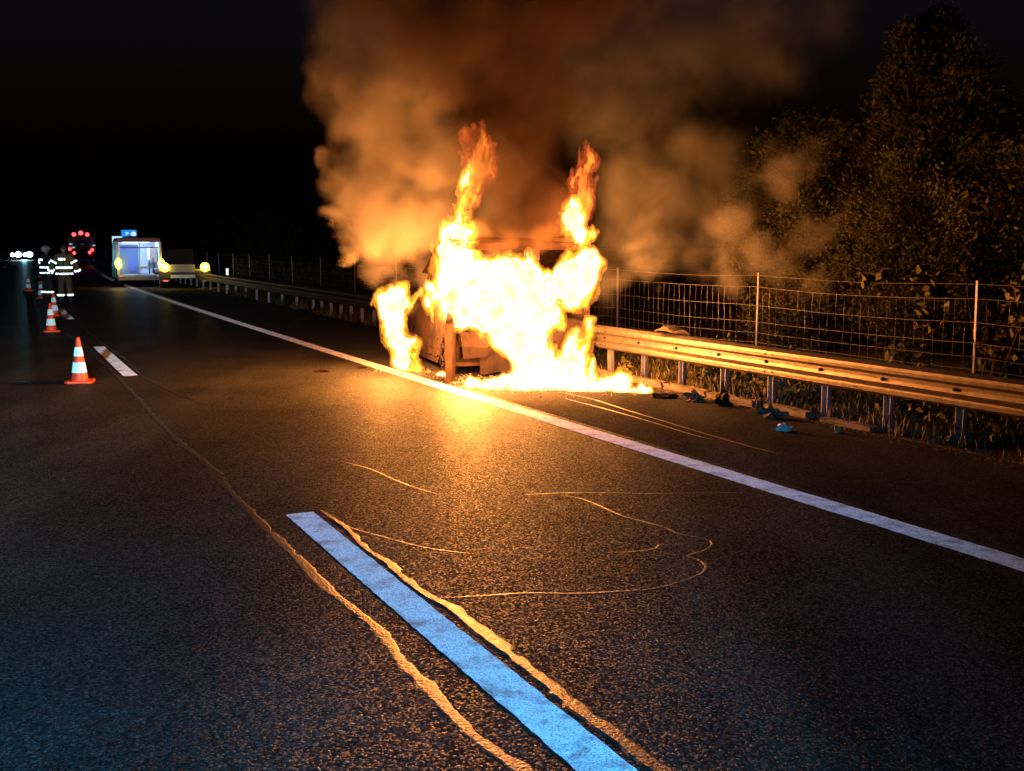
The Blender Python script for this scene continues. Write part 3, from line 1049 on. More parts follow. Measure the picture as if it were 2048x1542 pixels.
# hood, front, windscreen base, firewall
bm = bmesh.new()
prism(bm, [(2.45, 1.06), (3.72, 0.84), (3.88, 0.6), (3.84, 0.56), (3.66, 0.78), (2.45, 1.0)], 0, 0.05, W - 0.05)
obj('bonnet', bm, M['burnt'], van)
bm = bmesh.new(); box(bm, (W / 2, 3.86, 0.36), (W - .1, 0.09, 0.4)); obj('front_bumper', bm, M['burnt_dark'], van, bevel=.02)
bm = bmesh.new(); box(bm, (W / 2, 2.5, 0.62), (W - .12, 0.04, 0.9)); obj('bulkhead', bm, M['burnt_dark'], van)
bm = bmesh.new(); box(bm, (W / 2, 1.9, 0.2), (W - .12, 3.7, 0.06)); obj('floor_pan', bm, M['burnt_dark'], van)
# seats burnt to their frames
for (x, y) in ((0.55, 1.75), (1.6, 1.75), (0.5, 0.75), (1.15, 0.75), (1.75, 0.75)):
    bm = bmesh.new()
    tube(bm, [(x - .22, y, .45), (x - .22, y - .1, 1.1), (x + .22, y - .1, 1.1), (x + .22, y, .45)], .022, 6)
    for q in (.6, .8, .97):
        tube(bm, [(x - .22, y - .03 - q * .05, q), (x + .22, y - .03 - q * .05, q)], .012, 5)
    box(bm, (x, y + .22, .42), (.46, .46, .05))
    obj('seat_frame', bm, M['burnt_dark'], van)
# rear: lower tailgate skin, corner pieces, bumper
bm = bmesh.new()
pts = [(1.32, 0.30), (2.18, 0.32), (2.2, 0.78), (1.9, 0.86), (1.55, 0.80), (1.42, 0.84), (1.2, 0.72)]
prism(bm, pts, 1, -0.04, 0.0)
bmesh.ops.subdivide_edges(bm, edges=[e for e in bm.edges if e.calc_length() > .2], cuts=2)
bmesh.ops.triangulate(bm, faces=bm.faces[:])
dent(bm, .05, 4)
obj('tailgate_skin', bm, M['burnt'], van)
bm = bmesh.new()
rows = []
for i in range(9):   # hanging bumper corner, left
    t = i / 8
    rows.append([bm.verts.new((0.08 + 0.48 * t, -0.14 - 0.10 * math.sin(t * 2.6), 0.72 - 0.05 * t)),
                 bm.verts.new((0.10 + 0.50 * t, -0.20 - 0.10 * math.sin(t * 2.6), 0.50 - 0.02 * t)),
                 bm.verts.new((0.14 + 0.42 * t, -0.15 - 0.08 * math.sin(t * 2.6), 0.30 + 0.06 * t))])
for a, b in zip(rows, rows[1:]):
    for j in range(2):
        bm.faces.new((a[j], b[j], b[j + 1], a[j + 1]))
bmesh.ops.solidify(bm, geom=bm.faces[:], thickness=0.02)
dent(bm, .03, 5)
obj('bumper_corner', bm, M['burnt'], van)
bm = bmesh.new()
box(bm, (1.75, -0.12, 0.40), (0.8, 0.12, 0.22)); bmesh.ops.subdivide_edges(bm, edges=bm.edges[:], cuts=3, use_grid_fill=True); dent(bm, .05, 4)
obj('rear_bumper', bm, M['burnt_dark'], van)
# sagging belly sheet under the left rear corner, wheel arch liner
bm = bmesh.new()
rows = []
for i in range(8):
    t = i / 7
    rows.append([bm.verts.new((0.42 + 0.62 * t, -0.05, 0.06 + 0.02 * k + (0.52 * math.sin(math.pi * (0.12 + .76 * t))) * k / 4)) for k in range(5)])
for a, b in zip(rows, rows[1:]):
    for j in range(4):
        bm.faces.new((a[j], b[j], b[j + 1], a[j + 1]))
bmesh.ops.solidify(bm, geom=bm.faces[:], thickness=0.02)
dent(bm, .04, 4)
obj('arch_liner', bm, M['burnt'], van)
# rear door leaf hanging open towards the camera, edge on
bm = bmesh.new()
prism(bm, [(0.0, 0.02), (-0.62, 0.0), (-0.66, 0.45), (-0.60, 0.86), (-0.35, 0.98), (0.0, 1.10)], 0, -0.05, 0.05)
bmesh.ops.subdivide_edges(bm, edges=[e for e in bm.edges if e.calc_length() > .3], cuts=2)
bmesh.ops.triangulate(bm, faces=bm.faces[:])
dent(bm, .025, 3)
d = obj('open_rear_door', bm, M['burnt_dark'], van)
d.location = (-0.0, -0.02, 0.0); d.rotation_euler = (0, 0, R(-18))
# wheels sunk on burnt tyres
for (x, y) in ((0.12, 0.72), (W - .12, 0.72), (0.12, 3.1), (W - .12, 3.1)):
    bm = bmesh.new(); cyl(bm, (x - .1, y, .27), (x + .1, y, .27), .28, .28, 20)
    wh = obj('wheel', bm, M['burnt_dark'], van, bevel=.02)
    bm = bmesh.new(); cyl(bm, (x - .12, y, .29), (x + .12, y, .29), .19, .19, 16)
    for k in range(5):
        a = k * 1.2566
        cyl(bm, (x - .13, y, .29), (x - .13, y + .17 * math.cos(a), .29 + .17 * math.sin(a)), .025, .02, 5)
    obj('rim', bm, M['burnt'], wh)
for x in (0.3, W - .3):
    bm = bmesh.new(); sphere(bm, (x, 3.84, .68), (.18, .1, .1)); obj('headlight', bm, M['ash'], van)


# ------------------------------------------------------------------ flames
def flame_mat(name, col, k, power=1.0):
    t = NT(name)
    t.t.nodes.remove(t.b)
    lw = t.n('ShaderNodeLayerWeight'); lw.inputs['Blend'].default_value = 0.5
    inv = t.n('ShaderNodeMath', operation='SUBTRACT'); inv.inputs[0].default_value = 1
    t.l(lw.outputs['Facing'], inv.inputs[1])
    pw = t.n('ShaderNodeMath', operation='POWER'); pw.inputs[1].default_value = power
    t.l(inv.outputs[0], pw.inputs[0])
    nz = t.noise(4.5, 5, 0.65)
    mr = t.n('ShaderNodeMapRange'); mr.inputs['From Min'].default_value = .35; mr.inputs['From Max'].default_value = .65
    mr.inputs['To Min'].default_value = k * 0.15; mr.inputs['To Max'].default_value = k * 1.35
    t.l(nz.outputs['Fac'], mr.inputs['Value'])
    mu = t.n('ShaderNodeMath', operation='MULTIPLY')
    t.l(pw.outputs[0], mu.inputs[0]); t.l(mr.outputs[0], mu.inputs[1])
    em = t.n('ShaderNodeEmission'); em.inputs['Color'].default_value = (*col, 1)
    t.l(mu.outputs[0], em.inputs['Strength'])
    tr = t.n('ShaderNodeBsdfTransparent')
    ad = t.n('ShaderNodeAddShader')
    t.l(em.outputs[0], ad.inputs[0]); t.l(tr.outputs[0], ad.inputs[1])
    t.l(ad.outputs[0], t.o.inputs['Surface'])
    t.m.cycles.emission_sampling = 'NONE'
    return t.m


M['flame_out'] = flame_mat('flame_outer', (1.0, 0.28, 0.02), 0.65, 0.8)
M['flame_mid'] = flame_mat('flame_mid', (1.0, 0.50, 0.03), 0.8, 0.7)
M['flame_hot'] = flame_mat('flame_hot', (1.0, 0.78, 0.42), 1.5, 0.5)
M['flame_red'] = flame_mat('flame_red', (1.0, 0.14, 0.03), 0.24, 1.2)

fire = empty('fire', (0.1, 16.2, 0), 0, 'tall blaze of white and yellow flames pouring from the van and over the asphalt', 'fire')


def flame(name, blobs, lo, hi, h, warp=0.16, rise=0.22, levels=((0.0, 'flame_out'), (-0.03, 'flame_mid'), (-0.075, 'flame_hot')), k=0.07, off=0.0, fine=0.07, fr=4.5):
    G = grid(lo, hi, h)
    # turbulent warp, stretched upward
    Q = G * np.array([1.6, 1.6, 0.75]) + off
    w = np.stack([fbm(Q + 5.1, 3), fbm(Q + 23.7, 3), fbm(Q + 41.3, 3)], -1)
    Q1 = G * np.array([7, 7, 4.0]) + off
    w2 = np.stack([fbm(Q1 + 3.3, 2), fbm(Q1 + 13.3, 2), fbm(Q1 + 33.3, 2)], -1)
    Wp = G + w * np.array([warp, warp, rise]) + w2 * np.array([.05, .05, .09])
    f = blob_field(Wp, blobs, k)
    Q2 = G * np.array([fr, fr, fr * .42]) + off * 2 + w * 1.5
    n = fbm(Q2, 4)
    ridge = 1 - 2 * np.abs(fbm(G * np.array([fr * 1.3, fr * 1.3, fr * .6]) + off + 50, 3))
    f = f + fine * (n * 2.0 - 0.5 * (ridge - .6))
    for i, (lv, m) in enumerate(levels):
        V, F = surface_nets(f - lv, lo, h)
        if len(F) < 20: continue
        # drop specks, then keep every loose scrap as its own tongue only when it is large
        o = npmesh(name, V, F, M[m], None, smooth=True)
        o.location = -Vector(fire.location)
        o.parent = fire
    return f


fb = []
def cap(a, b, ra, rb): fb.append((*a, ra, *b, rb))
# fire boiling out of the rear opening
cap((-.70, 16.35, 1.25), (.2, 16.5, 1.25), .42, .38)
cap((.2, 16.5, 1.2), (.95, 16.9, 1.3), .34, .24)
cap((-.75, 16.3, 1.5), (-.1, 16.3, 1.35), .32, .36)
cap((-.70, 16.3, 1.0), (.5, 16.4, .95), .34, .28)
cap((-.75, 16.45, 1.5), (-.78, 16.6, 1.95), .26, .20)
cap((1.0, 16.8, 1.15), (1.15, 16.9, 1.72), .20, .17)
cap((.8, 16.7, 1.5), (1.12, 16.8, 1.75), .14, .16)
for x in np.linspace(-.65, .95, 8):
    cap((float(x), 16.45 + .25 * float(x > 0), 1.45), (float(x) + random.uniform(-.04, .04), 16.5 + .3 * float(x > 0), random.uniform(1.55, 1.80)), .15, .04)
cap((-.1, 16.2, .8), (.45, 16.1, .2), .30, .26)
cap((.35, 16.0, .7), (.3, 15.9, .2), .24, .26)
cap((.95, 16.0, .75), (.85, 15.9, .15), .08, .24)
cap((1.05, 16.2, .35), (1.15, 16.1, .9), .14, .06)
cap((.5, 16.3, .45), (.9, 16.1, .3), .16, .16)
cap((-.85, 16.5, 1.05), (-.75, 16.3, 1.1), .14, .2)
# licks along the window edges of the side
cap((-.92, 17.0, 1.55), (-.85, 16.9, 1.8), .08, .10)
cap((-1.0, 16.8, 1.6), (-1.08, 16.9, 1.88), .10, .03)
cap((-1.2, 17.6, 1.15), (-.95, 17.1, 1.5), .05, .10)
cap((-1.22, 17.55, .72), (-1.20, 17.5, 1.0), .06, .03)
cap((-1.32, 17.9, .78), (-1.28, 17.8, 1.12), .05, .03)
cap((-1.08, 17.1, .95), (-1.06, 17.1, 1.3), .06, .05)
cap((-1.38, 18.0, 1.0), (-1.1, 17.4, 1.45), .03, .05)
flame('flame', fb, (-1.7, 15.2, -0.1), (1.8, 18.2, 2.6), 0.03, k=0.06, fine=.085)
fb = []
# tall left tongue
cap((-.80, 16.6, 1.6), (-.80, 16.7, 2.15), .34, .25)
cap((-.80, 16.7, 2.15), (-.70, 16.7, 2.72), .23, .09)
cap((-1.0, 16.7, 1.75), (-1.08, 16.7, 2.02), .12, .05)
cap((-.66, 16.7, 2.98), (-.62, 16.75, 3.22), .09, .05)
flame('flame', fb, (-1.4, 16.0, 1.3), (-.2, 17.2, 3.7), 0.022, 0.12, 0.2, k=0.05, off=3.3, fine=.085, fr=6, levels=((0.0, 'flame_out'), (-0.045, 'flame_mid'), (-0.10, 'flame_hot')))
fb = []
cap((1.0, 17.0, 2.15), (.90, 17.0, 2.46), .15, .19)
cap((.85, 17.0, 2.36), (1.14, 17.0, 2.16), .12, .10)
cap((.95, 17.0, 2.45), (.98, 17.0, 2.76), .12, .03)
cap((.80, 17.0, 2.40), (.74, 17.0, 2.55), .08, .03)
flame('flame', fb, (.3, 16.5, 1.8), (1.7, 17.5, 3.1), 0.022, 0.10, 0.16, k=0.05, off=7.7, fine=.07, fr=6)
fb = []
# side fire by the front wheel
cap((-1.82, 17.6, .45), (-1.90, 17.7, 1.05), .20, .25)
cap((-1.74, 17.6, .10), (-1.66, 17.5, .4), .15, .17)
cap((-1.62, 17.7, 1.02), (-1.5, 17.7, 1.17), .10, .06)
cap((-1.95, 17.7, 1.0), (-1.92, 17.7, 1.28), .16, .04)
cap((-1.55, 17.4, .03), (-1.35, 17.3, .03), .08, .05)
flame('flame', fb, (-2.5, 17.0, -0.1), (-1.0, 18.2, 1.9), 0.025, 0.12, 0.2, k=0.06, off=11.1, fine=.08, fr=5)
fb = []
# burning fuel on the asphalt
cap((-.60, 15.35, .0), (.2, 15.2, .02), .07, .13)
cap((.2, 15.2, .03), (1.3, 15.05, .05), .14, .13)
cap((1.3, 15.05, .03), (1.75, 14.85, .01), .11, .06)
for (x, y, r, h) in ((-.1, 15.3, .10, .12), (.15, 15.25, .12, .2), (.35, 15.3, .13, .26), (.6, 15.2, .13, .22), (.9, 15.3, .14, .34), (1.1, 15.1, .10, .16), (1.42, 15.0, .08, .34), (1.52, 15.0, .06, .2), (1.72, 14.85, .05, .1), (1.88, 14.85, .04, .10), (.0, 15.6, .16, .25), (.5, 15.6, .18, .4), (.95, 15.7, .15, .45), (1.15, 15.8, .1, .3)):
    cap((x, y, .02), (x + .03, y, h), r, r * .35)
flame('ground_flame', fb, (-.9, 14.3, -0.06), (2.3, 16.2, .9), 0.025, 0.08, 0.10, k=0.05, off=15.5, fine=.05, fr=7, levels=((0.0, 'flame_out'), (-0.02, 'flame_mid'), (-0.04, 'flame_hot')))
for q, (a, b, ra, rb) in enumerate((((-.62, 15.75, .0), (-.60, 15.75, .16), .11, .03), ((-1.2, 16.9, .05), (-1.02, 16.6, .05), .06, .06), ((1.60, 14.55, .02), (1.66, 14.55, .05), .05, .04))):
    fb = []
    cap(a, b, ra, rb)
    flame('ground_flame', fb, (min(a[0], b[0]) - .35, min(a[1], b[1]) - .3, -.06), (max(a[0], b[0]) + .35, max(a[1], b[1]) + .3, .5), 0.02, 0.04, 0.06, k=0.04, off=19.5 + 3 * q, fine=.02, fr=9, levels=((0.0, 'flame_out'), (-0.015, 'flame_mid'), (-0.03, 'flame_hot')))
fb = []
# dull red wisps in the smoke
cap((-.66, 16.6, 3.3), (-.72, 16.6, 3.60), .20, .10)
cap((-.55, 16.6, 3.3), (-.36, 16.6, 3.1), .13, .09)
cap((-.65, 16.6, 2.7), (-.6, 16.6, 3.3), .16, .17)
flame('wisp', fb, (-1.3, 16.0, 2.2), (.3, 17.3, 4.1), 0.025, 0.2, 0.35, k=0.05, off=27.5, fine=.14, fr=5, levels=((0.0, 'flame_red'), (-0.05, 'flame_red'), (-0.10, 'flame_out')))
fb = []
cap((1.05, 16.9, 2.6), (1.10, 16.9, 3.0), .17, .12)
cap((1.10, 16.9, 3.0), (1.20, 16.9, 3.35), .12, .10)
cap((1.22, 16.9, 3.35), (1.08, 16.9, 3.52), .10, .08)
cap((.8, 16.9, 2.6), (1.05, 16.9, 2.75), .12, .12)
cap((.85, 16.9, 3.12), (1.02, 16.9, 3.22), .05, .05)
flame('wisp', fb, (.4, 16.2, 2.1), (1.9, 17.5, 4.0), 0.025, 0.2, 0.35, k=0.05, off=33.5, fine=.14, fr=5, levels=((0.0, 'flame_red'), (-0.04, 'flame_red'), (-0.09, 'flame_out')))


# ------------------------------------------------------------------ smoke
def smoke_mat(name, col, dens, blobs, soft=0.6, amp=0.9, scale=1.3, aniso=0.15, top=None, cut=0.35, width=0.5, warp=1.3):
    """density falls off towards the rim of every puff and is torn up by turbulence"""
    t = NT(name)
    t.t.nodes.remove(t.b)
    tc = t.n('ShaderNodeTexCoord')
    nw = t.noise(0.9, 3, 0.55)
    wp0 = t.n('ShaderNodeVectorMath', operation='SUBTRACT'); wp0.inputs[1].default_value = (.5, .5, .5)
    t.l(nw.outputs['Color'], wp0.inputs[0])
    wp = t.n('ShaderNodeVectorMath', operation='MULTIPLY_ADD'); wp.inputs[1].default_value = (warp, warp, warp * 1.2)
    t.l(wp0.outputs[0], wp.inputs[0]); t.l(tc.outputs['Object'], wp.inputs[2])
    prev = None
    for (x, y, z, r) in blobs:
        vm = t.n('ShaderNodeVectorMath', operation='DISTANCE'); vm.inputs[1].default_value = (x, y, z)
        t.l(wp.outputs[0], vm.inputs[0])
        f = t.n('ShaderNodeMath', operation='MULTIPLY_ADD'); f.inputs[1].default_value = -1 / (r * soft); f.inputs[2].default_value = 1 / soft
        t.l(vm.outputs['Value'], f.inputs[0])
        if prev is None: prev = f
        else:
            mx = t.n('ShaderNodeMath', operation='SMOOTH_MAX'); mx.inputs[2].default_value = 0.5
            t.l(prev.outputs[0], mx.inputs[0]); t.l(f.outputs[0], mx.inputs[1]); prev = mx
    mn = t.n('ShaderNodeMath', operation='MINIMUM'); mn.inputs[1].default_value = 1
    t.l(prev.outputs[0], mn.inputs[0])
    nz = t.noise(scale, 5, 0.6)
    nz.inputs['Distortion'].default_value = 0.5
    na = t.n('ShaderNodeMath', operation='MULTIPLY_ADD'); na.inputs[1].default_value = amp * 2.5; na.inputs[2].default_value = -amp * 1.25
    t.l(nz.outputs['Fac'], na.inputs[0])
    ad = t.n('ShaderNodeMath', operation='ADD'); t.l(mn.outputs[0], ad.inputs[0]); t.l(na.outputs[0], ad.inputs[1])
    mr = t.n('ShaderNodeMapRange'); mr.interpolation_type = 'SMOOTHSTEP'
    mr.inputs['From Min'].default_value = cut; mr.inputs['From Max'].default_value = cut + width
    mr.inputs['To Min'].default_value = 0; mr.inputs['To Max'].default_value = dens
    t.l(ad.outputs[0], mr.inputs['Value'])
    out = mr
    if top:
        sx = t.n('ShaderNodeSeparateXYZ'); t.l(tc.outputs['Object'], sx.inputs[0])
        mz = t.n('ShaderNodeMapRange'); mz.inputs['From Min'].default_value = top[0]; mz.inputs['From Max'].default_value = top[1]
        mz.inputs['To Min'].default_value = 1; mz.inputs['To Max'].default_value = top[2]
        t.l(sx.outputs[2], mz.inputs['Value'])
        mm = t.n('ShaderNodeMath', operation='MULTIPLY'); t.l(mr.outputs[0], mm.inputs[0]); t.l(mz.outputs[0], mm.inputs[1]); out = mm
    pv = t.n('ShaderNodeVolumePrincipled')
    pv.inputs['Color'].default_value = (*col, 1)
    pv.inputs['Anisotropy'].default_value = aniso
    t.l(out.outputs[0], pv.inputs['Density'])
    t.l(pv.outputs[0], t.o.inputs['Volume'])
    return t.m


LEFT_SMOKE = [(-.3,18.2,2.4,.8), (-.4,18.4,3.2,.9), (-2.05,18.9,1.0,0.36), (-2.15,18.9,1.6,0.57), (-2.14,18.00,2.24,0.74), (-2.29,18.00,2.72,0.82), (-1.41,18.00,2.32,0.90), (-2.12,18.00,3.43,0.90), (-1.24,18.00,3.28,0.90), (-2.19,18.00,4.14,0.98), (-1.31,18.00,4.14,0.90), (-2.70,18.30,4.81,0.79), (-1.81,18.30,5.04,1.00), (-2.63,18.50,5.63,0.93), (-1.04,19.00,5.32,1.12), (-2.87,17.80,2.48,0.31), (-2.95,17.90,3.27,0.28), (-2.59,17.70,1.92,0.24), (-1.45,18.9,1.44,0.5), (-2.15,18.60,6.44,1.27), (-1.03,19.00,7.01,1.55)]
RIGHT_SMOKE = [(1.66,17.80,1.44,0.65), (1.91,18.00,2.16,0.90), (2.47,18.00,2.72,1.06), (3.22,18.20,3.29,1.08), (3.36,18.00,2.48,0.90), (1.82,18.00,3.12,0.98), (2.81,17.50,1.76,0.64), (3.60,17.50,2.08,0.48), (1.43,18.30,3.94,1.08), (2.52,18.50,4.12,1.18), (0.87,18.50,4.52,1.01), (1.87,18.70,5.03,1.19), (3.15,19.00,5.32,1.38), (0.64,19.00,5.40,1.30), (4.42,19.00,4.83,0.95), (4.04,19.30,5.87,1.32), (5.36,19.50,5.99,0.97), (4.12,17.00,1.47,0.35), (2.29,19.00,6.53,1.64), (4.04,19.50,7.14,1.68)]
DARK_SMOKE = [(0.15,17.0,3.7,.65),(0.55,17.2,4.2,.6),(.1,17.0,4.4,.6),(2.0,17.2,6.3,.9),(3.4,17.4,6.7,.9),(-2.2,16.8,6.2,1.0),(-2.0,16.6,5.5,.5),(-0.1,16.7,2.35,.40), (.5,16.9,2.35,.42), (-.5,16.7,2.9,.3), (0.28,17.00,2.5,0.60), (-0.11,16.80,2.97,0.53), (-0.40,16.60,3.54,0.53), (-0.76,16.50,4.25,0.64), (-0.90,16.50,4.96,0.82), (-0.46,16.50,5.52,1.05), (0.66,17.20,2.76,0.55), (-1.49,16.60,5.26,0.83), (-0.18,16.80,4.87,0.76), (0.41,16.80,5.51,0.99), (0.93,17.00,6.27,1.39), (-1.27,16.70,6.26,1.29)]
smoke = empty('smoke', (0, 17.5, 2), 0, 'thick billowing smoke column rising from the burning van', 'smoke')


def plume(name, blobs, m, h=0.14, grow=0.12):
    b = np.array([q[:4] for q in blobs])
    lo = tuple((b[:, :3] - b[:, 3:] - .5 - grow).min(0)); hi = tuple((b[:, :3] + b[:, 3:] + .5 + grow).max(0))
    lo = (lo[0], lo[1], max(lo[2], .1))
    G = grid(lo, hi, h)
    f = blob_field(G, blobs, 0.15) - grow + 0.25 * fbm(G * 1.1, 3)
    V, F = surface_nets(f, lo, h)
    o = npmesh(name, V, F, m, None, smooth=True)
    o.location = -Vector(smoke.location); o.parent = smoke
    return o


LEFT_R = [(x, y, z, r * 1.12) for x, y, z, r in LEFT_SMOKE]
RIGHT_R = [(x, y, z, r * 1.2) for x, y, z, r in RIGHT_SMOKE]
DARK_R = [(x, y, z, r * 1.3) for x, y, z, r in DARK_SMOKE]
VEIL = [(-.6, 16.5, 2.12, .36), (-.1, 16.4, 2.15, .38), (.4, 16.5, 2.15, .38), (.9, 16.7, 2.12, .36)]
WISP_R = [(1.6, 17.6, 1.5, .6), (2.4, 17.8, 2.0, .8), (2.2, 16.6, 1.6, .6), (3.1, 16.6, 1.5, .65), (3.9, 16.8, 1.8, .6), (4.8, 17.2, 2.2, .75), (4.2, 17.0, 3.0, .8), (4.4, 16.4, 1.4, .6), (3.2, 17.0, 2.3, .7)]
M['smoke_pale'] = smoke_mat('smoke_pale', (0.60, 0.57, 0.54), 1.7, LEFT_R, .7, .45, 1.6, top=(3.4, 5.8, .08), cut=.42, width=.6)
M['smoke_thin'] = smoke_mat('smoke_thin', (0.64, 0.64, 0.62), 0.66, RIGHT_R, 1.5, .42, 1.1, top=(4.4, 7.0, .3), cut=.22, width=.8)
M['smoke_dark'] = smoke_mat('smoke_dark', (0.085, 0.055, 0.045), 2.4, DARK_R, 1.0, .5, 1.3, cut=.25, width=.6, warp=1.0)
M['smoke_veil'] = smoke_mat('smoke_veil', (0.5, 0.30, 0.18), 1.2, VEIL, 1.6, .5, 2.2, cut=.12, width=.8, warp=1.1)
M['smoke_drift'] = smoke_mat('smoke_drift', (0.72, 0.71, 0.68), 0.75, WISP_R, .9, .8, 1.3, cut=.4, width=.7)
plume('smoke_plume', LEFT_R, M['smoke_pale'])
plume('smoke_plume', RIGHT_R, M['smoke_thin'])
plume('dark_plume', DARK_R, M['smoke_dark'])
plume('smoke_veil', VEIL, M['smoke_veil'], .08)
plume('smoke_drift', WISP_R, M['smoke_drift'])

# ------------------------------------------------------------------ litter on the shoulder
def crumple(name, x, y, sx, sy, sz, m, label, cat, seed=0):
    bm = bmesh.new()
    bmesh.ops.create_icosphere(bm, subdivisions=3, radius=1)
    co = np.array([v.co[:] for v in bm.verts])
    n = fbm(co * 2.6 + seed * 13.7, 4) * 1.3 + np.where(fbm(co * 1.3 + seed * 3.1, 2) > .05, .35, -.25)
    for v, q in zip(bm.verts, n):
        v.co *= (1 + q)
        v.co.x *= sx; v.co.y *= sy; v.co.z = max(-0.4, v.co.z) * sz + 0.4 * sz
    o = obj(name, bm, m)
    o.location = (x, y, 0.002)
    return tag(o, label, cat)


M['plastic_white'] = mat('white_plastic', (0.8, 0.72, 0.66), (0.65, 0.58, 0.54), 6, rough=0.5)
M['rag'] = mat('grubby_cloth', (0.32, 0.2, 0.1), (0.04, 0.02, 0.01), 22, rough=0.9)
M['can'] = mat('scorched_tin', (0.5, 0.4, 0.15), (0.12, 0.1, 0.08), 14, rough=0.45, metal=.4)
crumple('crushed_cup', 2.943, 11.765, .062, .045, .05, M['plastic_white'], 'crushed white cup on the shoulder under the guardrail', 'litter', 1)
crumple('tin_can', 3.491, 11.638, .032, .03, .05, M['can'], 'small yellow tin can to the right of the crushed white cup', 'litter', 2)
crumple('scorched_rag', 3.016, 12.706, .13, .1, .09, M['rag'], 'crumpled striped rag at the foot of a guardrail post behind the crushed white cup', 'debris', 3)
crumple('bent_bracket', 2.38, 14.03, .11, .07, .07, M['rag'], 'pale bent bracket on the kerb right of the ground flames', 'debris', 4)
crumple('rubber_shard', 2.655, 13.632, .08, .06, .09, M['burnt_dark'], 'black upright shard between the pale bracket and the dark rag', 'debris', 5)
crumple('melted_lump', 1.98, 14.35, .13, .06, .035, M['burnt_dark'], 'flat molten lump at the right tip of the ground flames', 'debris', 6)
crumple('metal_flake', -3.008, 17.35, .12, .07, .02, M['burnt_dark'], 'thin dark flake on the lane left of the white edge line', 'debris', 7)
crumple('metal_flake', -2.45, 17.9, .07, .05, .02, M['burnt_dark'], 'smallest dark flake, touching the edge line beside the side flames', 'debris', 8)

# scattered glass crumbs and char around the van
V = []; F = []
for i in range(900):
    x = random.uniform(-2.2, 1.4); y = 16.1 - 0.33 * x * 0 + random.gauss(0, .5) - (x > 0) * .6
    if x < -.9: y = 16.9 - (x + .9) * 0.9 + random.gauss(-.35, .22)
    p = Vector((x, y, .004)); q = random.uniform(.006, .022)
    b = len(V)
    a = random.random() * 6.28
    for k in range(3):
        V.append(p + Vector((math.cos(a + k * 2.1) * q, math.sin(a + k * 2.1) * q, 0)))
    V.append(p + Vector((0, 0, q * .8)))
    F += [(b, b + 1, b + 3), (b + 1, b + 2, b + 3), (b + 2, b, b + 3)]
tag(pydata('debris_crumbs', V, F, M['ash']), kind='stuff')


# ------------------------------------------------------------------ traffic cones
def make_cone(label):
    t = empty('traffic_cone', (0, 0, 0), 0, label, 'traffic cone', 'cones closing the lane')
    bm = bmesh.new()
    prism(bm, [(-.19, -.15), (-.15, -.19), (.15, -.19), (.19, -.15), (.19, .15), (.15, .19), (-.15, .19), (-.19, .15)], 2, 0, .035)
    obj('base', bm, M['cone_orange'], t, bevel=.006)
    H = 0.64

    def rad(z): return .125 - (.125 - .028) * z / H
    bands = [(0.035, .15, 'cone_orange', 'cone_body'), (.15, .30, 'retro_cyan', 'reflective_band'), (.30, .39, 'cone_orange', 'cone_body'), (.39, .52, 'retro_cyan', 'reflective_band'), (.52, H, 'cone_orange', 'cone_tip')]
    for a, b, m, nm in bands:
        bm = bmesh.new()
        e = .003 if 'retro' in m else 0
        cyl(bm, (0, 0, a), (0, 0, b), rad(a) + e, rad(b) + e, 24)
        obj(nm, bm, M[m], t, smooth=False)
    bm = bmesh.new(); sphere(bm, (0, 0, H), .028, 12, 6); obj('tip_cap', bm, M['cone_orange'], t, smooth=True)
    return t


def copy_tree(o, parent=None):
    c = o.copy(); C.objects.link(c)
    c.parent = parent
    for ch in list(o.children):
        copy_tree(ch, c)
    return c


cone0 = make_cone('nearest and largest traffic cone, lit orange on its right side')
spots = [((-6.335, 16.006), None, .2), ((-10.72, 25.55), 'second nearest traffic cone, just left of a lane dash', .5), ((-13.02, 31.3), 'cone hidden for the most part behind the second nearest cone', .1),
         ((-17.73, 41.5), 'fourth cone, left of the firefighters feet', .3), ((-21.17, 48.3), 'farthest cone, smallest of the row', .8)]
for i, (p, lb, rz) in enumerate(spots):
    o = cone0 if i == 0 else copy_tree(cone0)
    if lb: o['label'] = lb
    o.location = (p[0], p[1], 0.002); o.rotation_euler = (0, 0, rz)

# ------------------------------------------------------------------ firefighters
M['skin'] = mat('skin', (0.5, 0.3, 0.22), (0.42, 0.25, 0.18), 12, rough=0.6)
M['jacket'] = mat('turnout_jacket', (0.16, 0.17, 0.05), (0.12, 0.13, 0.04), 9, rough=0.85)
M['dark_cloth'] = mat('dark_turnout', (0.035, 0.037, 0.045), (0.02, 0.022, 0.028), 9, rough=0.9)
M['trousers'] = mat('turnout_trousers', (0.10, 0.10, 0.055), (0.07, 0.07, 0.04), 9, rough=0.9)
M['boots'] = mat('boots', (0.02, 0.018, 0.018), (0.03, 0.025, 0.02), 9, rough=0.6)
M['hair'] = mat('hair', (0.05, 0.03, 0.02), (0.03, 0.02, 0.012), 30, rough=0.8)
M['helmet'] = mat('helmet_shell', (0.45, 0.5, 0.42), (0.35, 0.4, 0.33), 5, rough=0.3)


def skin_mesh(name, verts, edges, radii, m, parent, sub=1):
    me = bpy.data.meshes.new(name)
    me.from_pydata(verts, edges, [])
    o = bpy.data.objects.new(name, me)
    C.objects.link(o)
    o.modifiers.new('s', 'SKIN')
    for v, r in zip(me.skin_vertices[0].data, radii):
        v.radius = (r, r) if not hasattr(r, '__len__') else r
    me.skin_vertices[0].data[0].use_root = True
    sb = o.modifiers.new('u', 'SUBSURF'); sb.levels = sub; sb.render_levels = sub
    dg = bpy.context.evaluated_depsgraph_get()
    new = bpy.data.meshes.new_from_object(o.evaluated_get(dg))
    bpy.data.objects.remove(o)
    return link_mesh(name, new, m, parent, smooth=True)


